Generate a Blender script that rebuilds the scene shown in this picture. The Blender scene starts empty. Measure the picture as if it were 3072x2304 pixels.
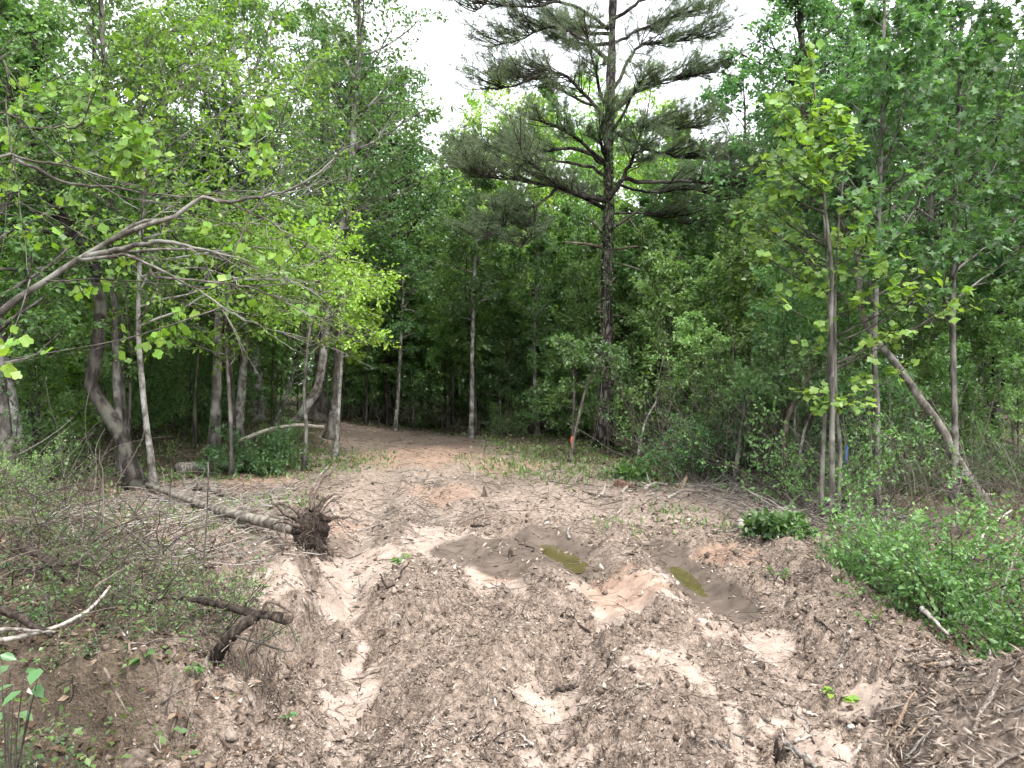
import bpy, math, random
import numpy as np

# ------------------------------------------------------------------ camera, sky, sun, exposure
sc = bpy.context.scene
COL = sc.collection
FPX, CZ = 769.0, 1.6                      # focal length in pixels of a 1024-wide frame, eye height
cam_d = bpy.data.cameras.new('camera'); cam = bpy.data.objects.new('camera', cam_d)
COL.objects.link(cam); sc.camera = cam
cam_d.sensor_width = 36.0; cam_d.lens = 36.0 * FPX / 1024.0
cam_d.clip_start = 0.05; cam_d.clip_end = 2000
cam.location = (0, 0, CZ); cam.rotation_euler = (math.radians(90), 0, 0)

SUN_EL, SUN_AZ = math.radians(62), math.radians(150)   # azimuth clockwise from +Y
world = bpy.data.worlds.new('World'); sc.world = world; world.use_nodes = True
wn, wl = world.node_tree.nodes, world.node_tree.links
wn.clear()
sky = wn.new('ShaderNodeTexSky'); sky.sky_type = 'NISHITA'; sky.sun_disc = False
sky.sun_elevation = SUN_EL; sky.sun_rotation = SUN_AZ
sky.air_density = 1.0; sky.dust_density = 1.5; sky.ozone_density = 1.0
hs = wn.new('ShaderNodeHueSaturation'); hs.inputs['Saturation'].default_value = 0.16   # overcast: nearly white cloud deck
bg = wn.new('ShaderNodeBackground'); bg.inputs['Strength'].default_value = 0.15
wo = wn.new('ShaderNodeOutputWorld')
world.cycles.sampling_method = 'MANUAL'; world.cycles.sample_map_resolution = 256
wl.new(sky.outputs[0], hs.inputs['Color']); wl.new(hs.outputs[0], bg.inputs[0]); wl.new(bg.outputs[0], wo.inputs[0])

sun_d = bpy.data.lights.new('sun', 'SUN'); sun = bpy.data.objects.new('sun', sun_d); COL.objects.link(sun)
sun_d.energy = 1.4; sun_d.angle = math.radians(25); sun_d.color = (1.0, 0.97, 0.92)
sun.rotation_euler = (math.pi / 2 - SUN_EL, 0, math.pi - SUN_AZ)
sun.location = (0, 0, 30)
sc.view_settings.view_transform = 'Standard'; sc.view_settings.look = 'None'
sc.view_settings.gamma = 1.0; sc.view_settings.use_curve_mapping = False
sc.view_settings.exposure = 2.2
cy = sc.cycles
cy.max_bounces = 5; cy.diffuse_bounces = 4; cy.glossy_bounces = 1; cy.transmission_bounces = 3
cy.transparent_max_bounces = 4; cy.caustics_reflective = False; cy.caustics_refractive = False
cy.use_adaptive_sampling = True; cy.adaptive_threshold = 0.03; cy.adaptive_min_samples = 16
cy.use_denoising = True; cy.denoiser = 'OPENIMAGEDENOISE'
sc.render.film_transparent = False

# ------------------------------------------------------------------ helpers
RNG = np.random.default_rng(7)
UP = np.array([0., 0., 1.])

def norm(a):
    return a / np.maximum(np.linalg.norm(a, axis=-1, keepdims=True), 1e-9)

def sstep(x, a, b):
    t = np.clip((x - a) / (b - a), 0, 1)
    return t * t * (3 - 2 * t)

_PT = {}
def perlin(x, y, seed=0):
    if seed not in _PT:
        rs = np.random.RandomState(seed + 11); g = rs.rand(256) * 2 * np.pi
        _PT[seed] = (rs.permutation(256), np.cos(g), np.sin(g))
    perm, gx, gy = _PT[seed]
    xi = np.floor(x).astype(np.int64); yi = np.floor(y).astype(np.int64)
    xf = x - xi; yf = y - yi
    u = xf * xf * xf * (xf * (xf * 6 - 15) + 10); v = yf * yf * yf * (yf * (yf * 6 - 15) + 10)
    def gr(ix, iy, fx, fy):
        h = perm[(perm[ix & 255] + iy) & 255]
        return gx[h] * fx + gy[h] * fy
    a = gr(xi, yi, xf, yf); b = gr(xi + 1, yi, xf - 1, yf)
    c = gr(xi, yi + 1, xf, yf - 1); d = gr(xi + 1, yi + 1, xf - 1, yf - 1)
    return ((a + u * (b - a)) + v * ((c + u * (d - c)) - (a + u * (b - a)))) * 1.5

def link(o, parent=None):
    COL.objects.link(o)
    if parent is not None:
        o.parent = parent
    return o

def tag(o, label=None, cat=None, group=None, kind=None):
    if label: o['label'] = label
    if cat: o['category'] = cat
    if group: o['group'] = group
    if kind: o['kind'] = kind
    return o

def mk_mesh(name, V, faces, mat, smooth=False, fmat=None):
    """V (n,3); faces: list of int arrays (k, sides). mat: material or list."""
    me = bpy.data.meshes.new(name)
    V = np.asarray(V, np.float32)
    faces = [np.asarray(f, np.int32) for f in faces if len(f)]
    me.vertices.add(len(V)); me.vertices.foreach_set('co', V.ravel())
    loops = np.concatenate([f.ravel() for f in faces])
    tot = np.concatenate([np.full(len(f), f.shape[1], np.int32) for f in faces])
    start = np.concatenate([[0], np.cumsum(tot)[:-1]]).astype(np.int32)
    me.loops.add(len(loops)); me.loops.foreach_set('vertex_index', loops)
    me.polygons.add(len(tot)); me.polygons.foreach_set('loop_start', start)
    try: me.polygons.foreach_set('loop_total', tot)
    except Exception: pass
    for m in (mat if isinstance(mat, (list, tuple)) else [mat]):
        me.materials.append(m)
    if fmat is not None:
        me.polygons.foreach_set('material_index', np.asarray(fmat, np.int32))
    if smooth:
        me.polygons.foreach_set('use_smooth', np.ones(len(tot), bool))
    me.update(calc_edges=True)
    return me

def ob(name, me, parent=None, loc=(0, 0, 0), rot=(0, 0, 0), scale=None):
    o = bpy.data.objects.new(name, me)
    o.location = loc; o.rotation_euler = rot
    if scale is not None: o.scale = scale if hasattr(scale, '__len__') else (scale,) * 3
    return link(o, parent)

def thing(name, label, cat, loc=(0, 0, 0), rz=0, group=None):
    o = bpy.data.objects.new(name, None); o.empty_display_size = 0.2
    o.location = loc; o.rotation_euler = (0, 0, rz)
    tag(o, label, cat, group)
    return link(o)

def clone(root, loc, rz, s=1.0, label=None, group=None, tilt=(0, 0)):
    r = root.copy(); COL.objects.link(r)
    r.location = loc; r.rotation_euler = (tilt[0], tilt[1], rz)
    r.scale = s if hasattr(s, '__len__') else (s, s, s)
    if label: r['label'] = label
    if group: r['group'] = group
    for ch in root.children:
        c = ch.copy(); COL.objects.link(c); c.parent = r
        for g in ch.children:
            d = g.copy(); COL.objects.link(d); d.parent = c
    return r

def tubes(pts, rad, sides=5, cap=True):
    """pts (n,m,3), rad (n,m) -> V, [faces]"""
    pts = np.asarray(pts, float); rad = np.asarray(rad, float)
    if pts.ndim == 2: pts = pts[None]; rad = rad[None]
    n, m, _ = pts.shape
    T = np.empty_like(pts)
    T[:, 1:-1] = pts[:, 2:] - pts[:, :-2]; T[:, 0] = pts[:, 1] - pts[:, 0]; T[:, -1] = pts[:, -1] - pts[:, -2]
    T = norm(T)
    mean = norm(T.mean(1))
    ref = np.where((np.abs(mean[:, 2:3]) > 0.8), np.array([[1., 0.1, 0.]]), np.array([[0., 0., 1.]]))
    ref = np.broadcast_to(ref[:, None], T.shape)
    A = norm(np.cross(T, ref)); B = np.cross(T, A)
    ang = np.arange(sides) * 2 * np.pi / sides
    ring = (A[:, :, None] * np.cos(ang)[None, None, :, None] + B[:, :, None] * np.sin(ang)[None, None, :, None])
    V = (pts[:, :, None] + ring * rad[:, :, None, None]).reshape(-1, 3)
    b = np.arange(n)[:, None, None] * m * sides; i = np.arange(m - 1)[None, :, None] * sides; k = np.arange(sides)[None, None, :]
    k2 = (k + 1) % sides
    Q = np.stack([b + i + k, b + i + k2, b + i + sides + k2, b + i + sides + k], -1).reshape(-1, 4)
    fs = [Q]
    if cap:
        bb = np.arange(n)[:, None] * m * sides
        fs.append(bb + np.arange(sides)[None, ::-1]); fs.append(bb + (m - 1) * sides + np.arange(sides)[None])
    return V, fs

class Geo:
    """collects vertices and faces"""
    def __init__(s): s.V = []; s.F = {}; s.n = 0; s.M = {}
    def add(s, V, fs, mi=0):
        V = np.asarray(V, float).reshape(-1, 3)
        for f in fs:
            f = np.asarray(f)
            if len(f) == 0: continue
            s.F.setdefault(f.shape[1], []).append(f + s.n)
            s.M.setdefault(f.shape[1], []).append(np.full(len(f), mi))
        s.V.append(V); s.n += len(V)
    def tube(s, pts, rad, sides=5, mi=0, cap=True):
        V, f = tubes(pts, rad, sides, cap); s.add(V, f, mi)
    def mesh(s, name, mat, smooth=False):
        ks = list(s.F)
        return mk_mesh(name, np.concatenate(s.V), [np.concatenate(s.F[k]) for k in ks], mat, smooth,
                       np.concatenate([np.concatenate(s.M[k]) for k in ks]) if isinstance(mat, (list, tuple)) else None)

def smooth_path(P, n=24):
    """Catmull-Rom resample of (k,3) control points"""
    P = np.asarray(P, float)
    if len(P) == 2: return P[0] + (P[1] - P[0]) * np.linspace(0, 1, n)[:, None]
    Q = np.vstack([2 * P[0] - P[1], P, 2 * P[-1] - P[-2]])
    L = np.concatenate([[0], np.cumsum(np.linalg.norm(np.diff(P, axis=0), axis=1))])
    t = np.linspace(0, L[-1], n); out = []
    for x in t:
        i = min(np.searchsorted(L, x, 'right') - 1, len(P) - 2)
        u = (x - L[i]) / max(L[i + 1] - L[i], 1e-9)
        p0, p1, p2, p3 = Q[i:i + 4]
        out.append(0.5 * ((2 * p1) + (-p0 + p2) * u + (2 * p0 - 5 * p1 + 4 * p2 - p3) * u * u + (-p0 + 3 * p1 - 3 * p2 + p3) * u ** 3))
    return np.array(out)

# leaf outlines: y along the blade, z its face
_tl = np.array([(0, 0, 0), (.18, -.03, .02), (.46, .10, .07), (.38, .36, .04), (.47, .70, .02), (.26, .92, -.03), (0, .80, -.02)])
_sg = np.array([(0, 0, 0), (.42, -.10, .03), (.20, .22, .03), (.55, .42, .02), (.20, .50, .02), (.0, 1.0, -.06)])
def _halves(R):
    Lf = R[1:-1] * np.array([-1, 1, 1]); k = len(R)
    V = np.vstack([R, Lf]); a = list(range(k))[::-1]; b = [0] + [k + i for i in range(k - 2)] + [k - 1]
    return V, [np.array([a]), np.array([b])]
LEAF = {
    'rhomb': (np.array([(0, 0, 0), (-.31, .45, .06), (0, 1, -.06), (.31, .45, .06)]), [np.array([(0, 2, 1), (0, 3, 2)])]),
    'slim': (np.array([(0, 0, 0), (-.17, .45, .04), (0, 1, -.08), (.17, .45, .04)]), [np.array([(0, 2, 1), (0, 3, 2)])]),
    'oval': (np.array([(0, 0, 0), (-.27, .3, .06), (-.23, .68, .04), (0, 1, -.08), (.23, .68, .04), (.27, .3, .06)]), [np.array([(0, 3, 2, 1), (0, 5, 4, 3)])]),
    'tulip': _halves(_tl), 'star': _halves(_sg),
}
def leaf_geo(P, D, N, S, tmpl):
    """positions, blade directions, face normals, sizes -> V, faces"""
    V0, F0 = LEAF[tmpl]
    D = norm(D); X = norm(np.cross(D, N)); Z = np.cross(X, D)
    V = (P[:, None] + S[:, None, None] * (V0[None, :, 0:1] * X[:, None] + V0[None, :, 1:2] * D[:, None] + V0[None, :, 2:3] * Z[:, None]))
    off = (np.arange(len(P)) * len(V0))[:, None, None]
    return V.reshape(-1, 3), [(f[None] + off).reshape(-1, f.shape[1]) for f in F0]

# ------------------------------------------------------------------ materials
def nt(name):
    m = bpy.data.materials.new(name); m.use_nodes = True
    t = m.node_tree; t.nodes.clear()
    return m, t.nodes, t.links

def ramp(n, stops):
    r = n.new('ShaderNodeValToRGB'); e = r.color_ramp.elements
    while len(e) < len(stops): e.new(0.5)
    for k, (p, c) in enumerate(stops):
        e[k].position = p; e[k].color = (*c, 1)
    return r

def leaf_mat(name, cols, trans=0.4, tcol=None, rough=0.45, var=0.35):
    m, n, l = nt(name)
    g = n.new('ShaderNodeNewGeometry'); oi = n.new('ShaderNodeObjectInfo')
    r = ramp(n, [(i / max(len(cols) - 1, 1), c) for i, c in enumerate(cols)])
    l.new(g.outputs['Random Per Island'], r.inputs[0])
    h = n.new('ShaderNodeHueSaturation')
    mr = n.new('ShaderNodeMapRange'); mr.inputs[3].default_value = 1 - var; mr.inputs[4].default_value = 1 + var
    l.new(oi.outputs['Random'], mr.inputs[0]); l.new(mr.outputs[0], h.inputs['Value'])
    mh = n.new('ShaderNodeMapRange'); mh.inputs[3].default_value = 0.485; mh.inputs[4].default_value = 0.515
    mm = n.new('ShaderNodeMath'); mm.operation = 'MULTIPLY'; mm.inputs[1].default_value = 7.31
    fr = n.new('ShaderNodeMath'); fr.operation = 'FRACT'
    l.new(oi.outputs['Random'], mm.inputs[0]); l.new(mm.outputs[0], fr.inputs[0]); l.new(fr.outputs[0], mh.inputs[0]); l.new(mh.outputs[0], h.inputs['Hue'])
    l.new(r.outputs[0], h.inputs['Color'])
    p = n.new('ShaderNodeBsdfPrincipled'); p.inputs['Roughness'].default_value = rough; p.inputs['Specular IOR Level'].default_value = 0.5
    t = n.new('ShaderNodeBsdfTranslucent')
    mx = n.new('ShaderNodeMixRGB'); mx.blend_type = 'MULTIPLY'; mx.inputs[0].default_value = 1.0
    mx.inputs[2].default_value = (*(tcol or (1.25, 1.2, 0.5)), 1)
    l.new(h.outputs[0], p.inputs['Base Color']); l.new(h.outputs[0], mx.inputs[1]); l.new(mx.outputs[0], t.inputs[0])
    s = n.new('ShaderNodeMixShader'); s.inputs[0].default_value = trans
    o = n.new('ShaderNodeOutputMaterial')
    l.new(p.outputs[0], s.inputs[1]); l.new(t.outputs[0], s.inputs[2]); l.new(s.outputs[0], o.inputs[0])
    return m

def bark_mat(name, cols, scale=(14, 14, 3), rough=0.9, bump=0.5, vor=False, lichen=None):
    m, n, l = nt(name)
    tc = n.new('ShaderNodeTexCoord'); mp = n.new('ShaderNodeMapping'); mp.inputs['Scale'].default_value = scale
    oi = n.new('ShaderNodeObjectInfo'); l.new(tc.outputs['Object'], mp.inputs['Vector'])
    mu = n.new('ShaderNodeMath'); mu.operation = 'MULTIPLY'; mu.inputs[1].default_value = 37
    l.new(oi.outputs['Random'], mu.inputs[0]); l.new(mu.outputs[0], mp.inputs['Location'])
    no = n.new('ShaderNodeTexNoise'); no.inputs['Scale'].default_value = 1.0; no.inputs['Detail'].default_value = 3; no.inputs['Roughness'].default_value = 0.7
    l.new(mp.outputs[0], no.inputs['Vector'])
    r = ramp(n, [(0.37 + 0.27 * i / max(len(cols) - 1, 1), c) for i, c in enumerate(cols)])
    src = no.outputs['Fac']
    if vor:
        v = n.new('ShaderNodeTexVoronoi'); v.inputs['Scale'].default_value = 1.0; v.feature = 'DISTANCE_TO_EDGE'
        l.new(mp.outputs[0], v.inputs['Vector'])
        mv = n.new('ShaderNodeMapRange'); mv.inputs[2].default_value = 0.22; mv.inputs[3].default_value = -0.22; mv.inputs[4].default_value = 0.08
        l.new(v.outputs['Distance'], mv.inputs[0])
        ad = n.new('ShaderNodeMath'); l.new(no.outputs['Fac'], ad.inputs[0]); l.new(mv.outputs[0], ad.inputs[1]); src = ad.outputs[0]
    l.new(src, r.inputs[0]); colo = r.outputs[0]
    if lichen:
        n2 = n.new('ShaderNodeTexNoise'); n2.inputs['Scale'].default_value = 3.5; n2.inputs['Detail'].default_value = 2
        l.new(tc.outputs['Object'], n2.inputs['Vector'])
        r2 = ramp(n, [(0.52, (0, 0, 0)), (0.62, (1, 1, 1))]); l.new(n2.outputs['Fac'], r2.inputs[0])
        mx = n.new('ShaderNodeMixRGB'); l.new(r2.outputs[0], mx.inputs[0]); l.new(colo, mx.inputs[1]); mx.inputs[2].default_value = (*lichen, 1)
        colo = mx.outputs[0]
    b = n.new('ShaderNodeBump'); b.inputs['Strength'].default_value = bump; b.inputs['Distance'].default_value = 0.02
    l.new(src, b.inputs['Height'])
    p = n.new('ShaderNodeBsdfPrincipled'); p.inputs['Roughness'].default_value = rough; p.inputs['Specular IOR Level'].default_value = 0.2
    l.new(colo, p.inputs['Base Color']); l.new(b.outputs[0], p.inputs['Normal'])
    o = n.new('ShaderNodeOutputMaterial'); l.new(p.outputs[0], o.inputs[0])
    return m

def chip_mat(name, cols, rough=0.9):
    m, n, l = nt(name)
    g = n.new('ShaderNodeNewGeometry')
    r = ramp(n, [(i / max(len(cols) - 1, 1), c) for i, c in enumerate(cols)]); l.new(g.outputs['Random Per Island'], r.inputs[0])
    p = n.new('ShaderNodeBsdfPrincipled'); p.inputs['Roughness'].default_value = rough; p.inputs['Specular IOR Level'].default_value = 0.2
    l.new(r.outputs[0], p.inputs['Base Color'])
    o = n.new('ShaderNodeOutputMaterial'); l.new(p.outputs[0], o.inputs[0])
    return m

def plain_mat(name, c, rough=0.6, nscale=30, var=0.3):
    m, n, l = nt(name)
    tc = n.new('ShaderNodeTexCoord'); no = n.new('ShaderNodeTexNoise'); no.inputs['Scale'].default_value = nscale; no.inputs['Detail'].default_value = 5
    l.new(tc.outputs['Object'], no.inputs['Vector'])
    r = ramp(n, [(0.3, tuple(x * (1 - var) for x in c)), (0.7, tuple(min(x * (1 + var), 1) for x in c))]); l.new(no.outputs['Fac'], r.inputs[0])
    p = n.new('ShaderNodeBsdfPrincipled'); p.inputs['Roughness'].default_value = rough
    l.new(r.outputs[0], p.inputs['Base Color'])
    o = n.new('ShaderNodeOutputMaterial'); l.new(p.outputs[0], o.inputs[0])
    return m

M = {}
M['leaf_bright'] = leaf_mat('leaf_bright', [(.15, .27, .045), (.20, .34, .055), (.26, .41, .08)], 0.5, (1.15, 1.2, .5))
M['leaf_fresh'] = leaf_mat('leaf_fresh', [(.105, .19, .066), (.142, .245, .082), (.19, .305, .108)], 0.48, (1.1, 1.2, .6))
M['leaf_mid'] = leaf_mat('leaf_mid', [(.082, .162, .066), (.112, .205, .08), (.15, .255, .098)], 0.47, (1.1, 1.2, .6))
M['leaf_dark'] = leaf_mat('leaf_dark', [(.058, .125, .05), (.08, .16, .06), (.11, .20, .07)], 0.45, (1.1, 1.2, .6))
M['leaf_shrub'] = leaf_mat('leaf_shrub', [(.056, .115, .036), (.082, .155, .045), (.135, .22, .065)], 0.42, (1.1, 1.2, .6))
M['needle'] = leaf_mat('needle', [(.085, .125, .072), (.115, .162, .09), (.16, .212, .115)], 0.38, (1.1, 1.1, .7), var=0.1)
M['grass'] = leaf_mat('grass', [(.09, .15, .05), (.12, .19, .06), (.20, .23, .10)], 0.42)
M['bark_pine'] = bark_mat('bark_pine', [(.016, .014, .0125), (.058, .050, .045), (.125, .112, .104)], (9, 9, 3.2), vor=True, bump=1.0)
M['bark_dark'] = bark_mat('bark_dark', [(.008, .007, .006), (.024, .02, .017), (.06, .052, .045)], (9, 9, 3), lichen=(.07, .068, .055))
M['bark_grey'] = bark_mat('bark_grey', [(.03, .027, .023), (.08, .073, .063), (.16, .15, .132)], (8, 8, 2.5), lichen=(.17, .16, .145))
M['bark_pale'] = bark_mat('bark_pale', [(.05, .045, .038), (.14, .13, .115), (.27, .26, .24)], (8, 8, 5), lichen=(.30, .295, .275))
M['bark_sapling'] = bark_mat('bark_sapling', [(.025, .022, .018), (.06, .053, .044), (.12, .108, .09)], (12, 12, 3))
M['bark_brown'] = bark_mat('bark_brown', [(.028, .019, .014), (.08, .06, .046), (.15, .118, .095)], (9, 9, 3), lichen=(.16, .152, .13))
M['wood_dead'] = bark_mat('wood_dead', [(.07, .056, .045), (.16, .132, .11), (.28, .24, .205)], (40, 40, 10), bump=.4)
M['wood_pale'] = bark_mat('wood_pale', [(.15, .132, .11), (.27, .243, .21), (.40, .365, .325)], (40, 40, 10), bump=.3)
M['wood_grey'] = bark_mat('wood_grey', [(.06, .052, .046), (.14, .125, .11), (.26, .235, .215)], (40, 40, 10), bump=.4)
M['wood_dark'] = bark_mat('wood_dark', [(.009, .0065, .005), (.027, .02, .016), (.065, .05, .04)], (40, 40, 12), bump=.6)
M['wood_fresh'] = bark_mat('wood_fresh', [(.10, .066, .042), (.22, .158, .108), (.34, .262, .19)], (50, 50, 8), bump=.4)
M['wood_rot'] = bark_mat('wood_rot', [(.05, .025, .018), (.11, .058, .04), (.18, .105, .075)], (40, 40, 12), bump=.6)
# ------------------------------------------------------------------ terrain
def flat(px, py, z=0.0):
    d = (CZ - z) * FPX / (py - 384.0)
    return ((px - 512) / FPX * d, d)

def pdist(x, y, P):
    """distance to polyline and parameter (0..1)"""
    best = np.full(x.shape, 1e9)
    for (ax, ay), (bx, by) in zip(P[:-1], P[1:]):
        dx, dy = bx - ax, by - ay
        t = np.clip(((x - ax) * dx + (y - ay) * dy) / (dx * dx + dy * dy + 1e-9), 0, 1)
        best = np.minimum(best, np.hypot(x - ax - t * dx, y - ay - t * dy))
    return best

def fl(*pp): return [flat(*p) for p in pp]
TR_L = fl((318, 900), (338, 768), (352, 700), (358, 640), (345, 595), (352, 560), (362, 530), (372, 505), (384, 480), (398, 460), (412, 448))
TR_M = fl((520, 900), (540, 768), (553, 715), (570, 670), (595, 625), (612, 600), (575, 560), (545, 540), (470, 530), (440, 505), (432, 480), (436, 462))
TR_R = fl((880, 900), (800, 700), (748, 630), (718, 597), (690, 568), (660, 545), (630, 522), (600, 500), (560, 478), (500, 458))
TR_C = fl((760, 800), (742, 735), (715, 690), (690, 650))
CLEAR = [(-.95, -6), (-1.0, 2.6), (-1.22, 3.4), (-1.5, 4.2), (-1.75, 4.8), (-2.2, 5.6), (-2.7, 6.8), (-4.4, 8.6), (-5.6, 10.2), (-5.2, 12.2), (-3.7, 13.6), (-3.9, 16), (-4.4, 19), (-6.2, 24.2),
         (-3.2, 25.6), (-1.0, 22.5), (-0.6, 18.6), (0.2, 15.6), (1.8, 14.6), (2.2, 12.4), (3.0, 11.2), (3.4, 9.2), (2.9, 7.6), (2.55, 6.0), (2.45, 4.8), (2.3, 4.0), (2.6, 3.0), (2.6, -6)]
def inside(x, y, poly=CLEAR):
    r = np.zeros(np.shape(x), bool)
    for (ax, ay), (bx, by) in zip(poly, poly[1:] + poly[:1]):
        c = ((ay > y) != (by > y)) & (x < (bx - ax) * (y - ay) / (by - ay + 1e-12) + ax)
        r ^= c
    return r
def edge_sd(x, y):
    """signed distance to the clearing's edge, negative inside"""
    d = pdist(x, y, CLEAR + CLEAR[:1])
    return np.where(inside(x, y), -d, d)

PUD1, PUD2 = flat(563, 547), flat(689, 569)
P1D = norm(np.array(flat(556, 535)) - np.array(flat(572, 560))); P2D = norm(np.array(flat(673, 555)) - np.array(flat(706, 584)))
def pud(x, y, c, d, a, b):
    u = (x - c[0]) * d[0] + (y - c[1]) * d[1]; v = -(x - c[0]) * d[1] + (y - c[1]) * d[0]
    return (u / a) ** 2 + (v / b) ** 2

def masks(x, y):
    jx = x + 0.10 * perlin(x * 2.3, y * 2.3, 31) + .03 * perlin(x * 9, y * 9, 35); jy = y + 0.18 * perlin(x * 2.1 + 9, y * 2.1, 32)
    far = np.clip(y / 9.0, .55, 1.6)
    dl, dm, dr, dc = pdist(jx, jy, TR_L), pdist(jx, jy, TR_M), pdist(jx, jy, TR_R), pdist(jx, jy, TR_C)
    patch = perlin(x * 1.1, y * .8, 33)
    wv = 1 + .55 * perlin(x * .4 + 3, y * 1.6, 45)
    clay = np.maximum.reduce([1 - sstep(dl, .02, (.19 * far + .03) * wv), (1 - sstep(dm, .02, (.16 * far + .02) * wv)), (1 - sstep(dr, .05, .26 * far)) * .8, (1 - sstep(dc, .03, .14 * wv)) * .8])
    clay = clay * np.where(y < 5.6, .62 + .5 * sstep(patch, -.35, .35), 1.0)
    blob = np.zeros_like(x)
    for (px, py, rx, ry) in ((358, 568, .52, .80), (352, 607, .16, .35), (445, 540, .50, .9), (440, 497, .8, 2.2), (372, 495, .75, 3.5), (415, 468, 1.5, 2.5), (611, 618, .11, .55), (557, 700, .20, .17), (480, 575, .14, .5),
                             (617, 588, .5, .22), (640, 610, .35, .35), (880, 710, .16, .12), (915, 740, .12, .10), (780, 722, .14, .1), (545, 752, .17, .09), (860, 620, .01, .01), (770, 640, .2, .28), (345, 690, .12, .2), (560, 500, 1.3, 2.0), (660, 507, 1.0, 1.6), (258, 482, .9, .5)):
        cx, cy_ = flat(px, py)
        blob = np.maximum(blob, 1 - sstep(((jx - cx) / rx) ** 2 + ((jy - cy_) / ry) ** 2, .45, 1.35))
    clay = np.maximum(clay, blob) * (1 - .36 * sstep(y, 7.0, 9.5))
    fur = sstep(perlin(x * 2.6 + .3 * perlin(x, y, 38), y * .55, 39), .12, .45) * sstep(perlin(x * 1.2, y * .9, 34), -.25, .2) * (1 - sstep(y, 6, 8)) * sstep(y, 1, 2)
    clay = np.maximum(clay, .85 * fur * (edge_sd(x, y) < -.1))
    cx, cy_ = flat(525, 552)
    kx = jx + .22 * perlin(x * 1.7, y * 1.3, 36); ky = jy + .35 * perlin(x * 1.5, y * 1.2, 37)
    w1 = (1 - sstep(((kx - cx) / 0.85) ** 2 + ((ky - cy_) / 1.05) ** 2, .25, 1.45))
    w2 = (1 - sstep(pdist(jx, jy, fl((725, 603), (700, 580), (675, 558), (650, 540))), .12, .36))
    w3 = (1 - sstep(np.hypot((x - flat(352, 543)[0]) / .9, (y - flat(352, 543)[1]) / .45), .5, 1.2)) * .5
    w4 = (1 - sstep(pdist(jx, jy, fl((392, 448), (450, 444), (495, 452))), .3, 2.0)) * .55
    wet = np.clip(np.maximum.reduce([w1, w2, w3, w4]), 0, 1)
    org = np.zeros_like(x)
    for (px, py, r) in ((440, 494, .9), (330, 528, .5), (620, 592, .45), (500, 568, .3), (258, 482, .9), (505, 466, 1.2), (420, 455, 2.5), (730, 560, .4)):
        cx, cy_ = flat(px, py); org = np.maximum(org, 1 - sstep(np.hypot(jx - cx, (jy - cy_) * .6) / r, .3, 1.2))
    return clay, wet, org

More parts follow.
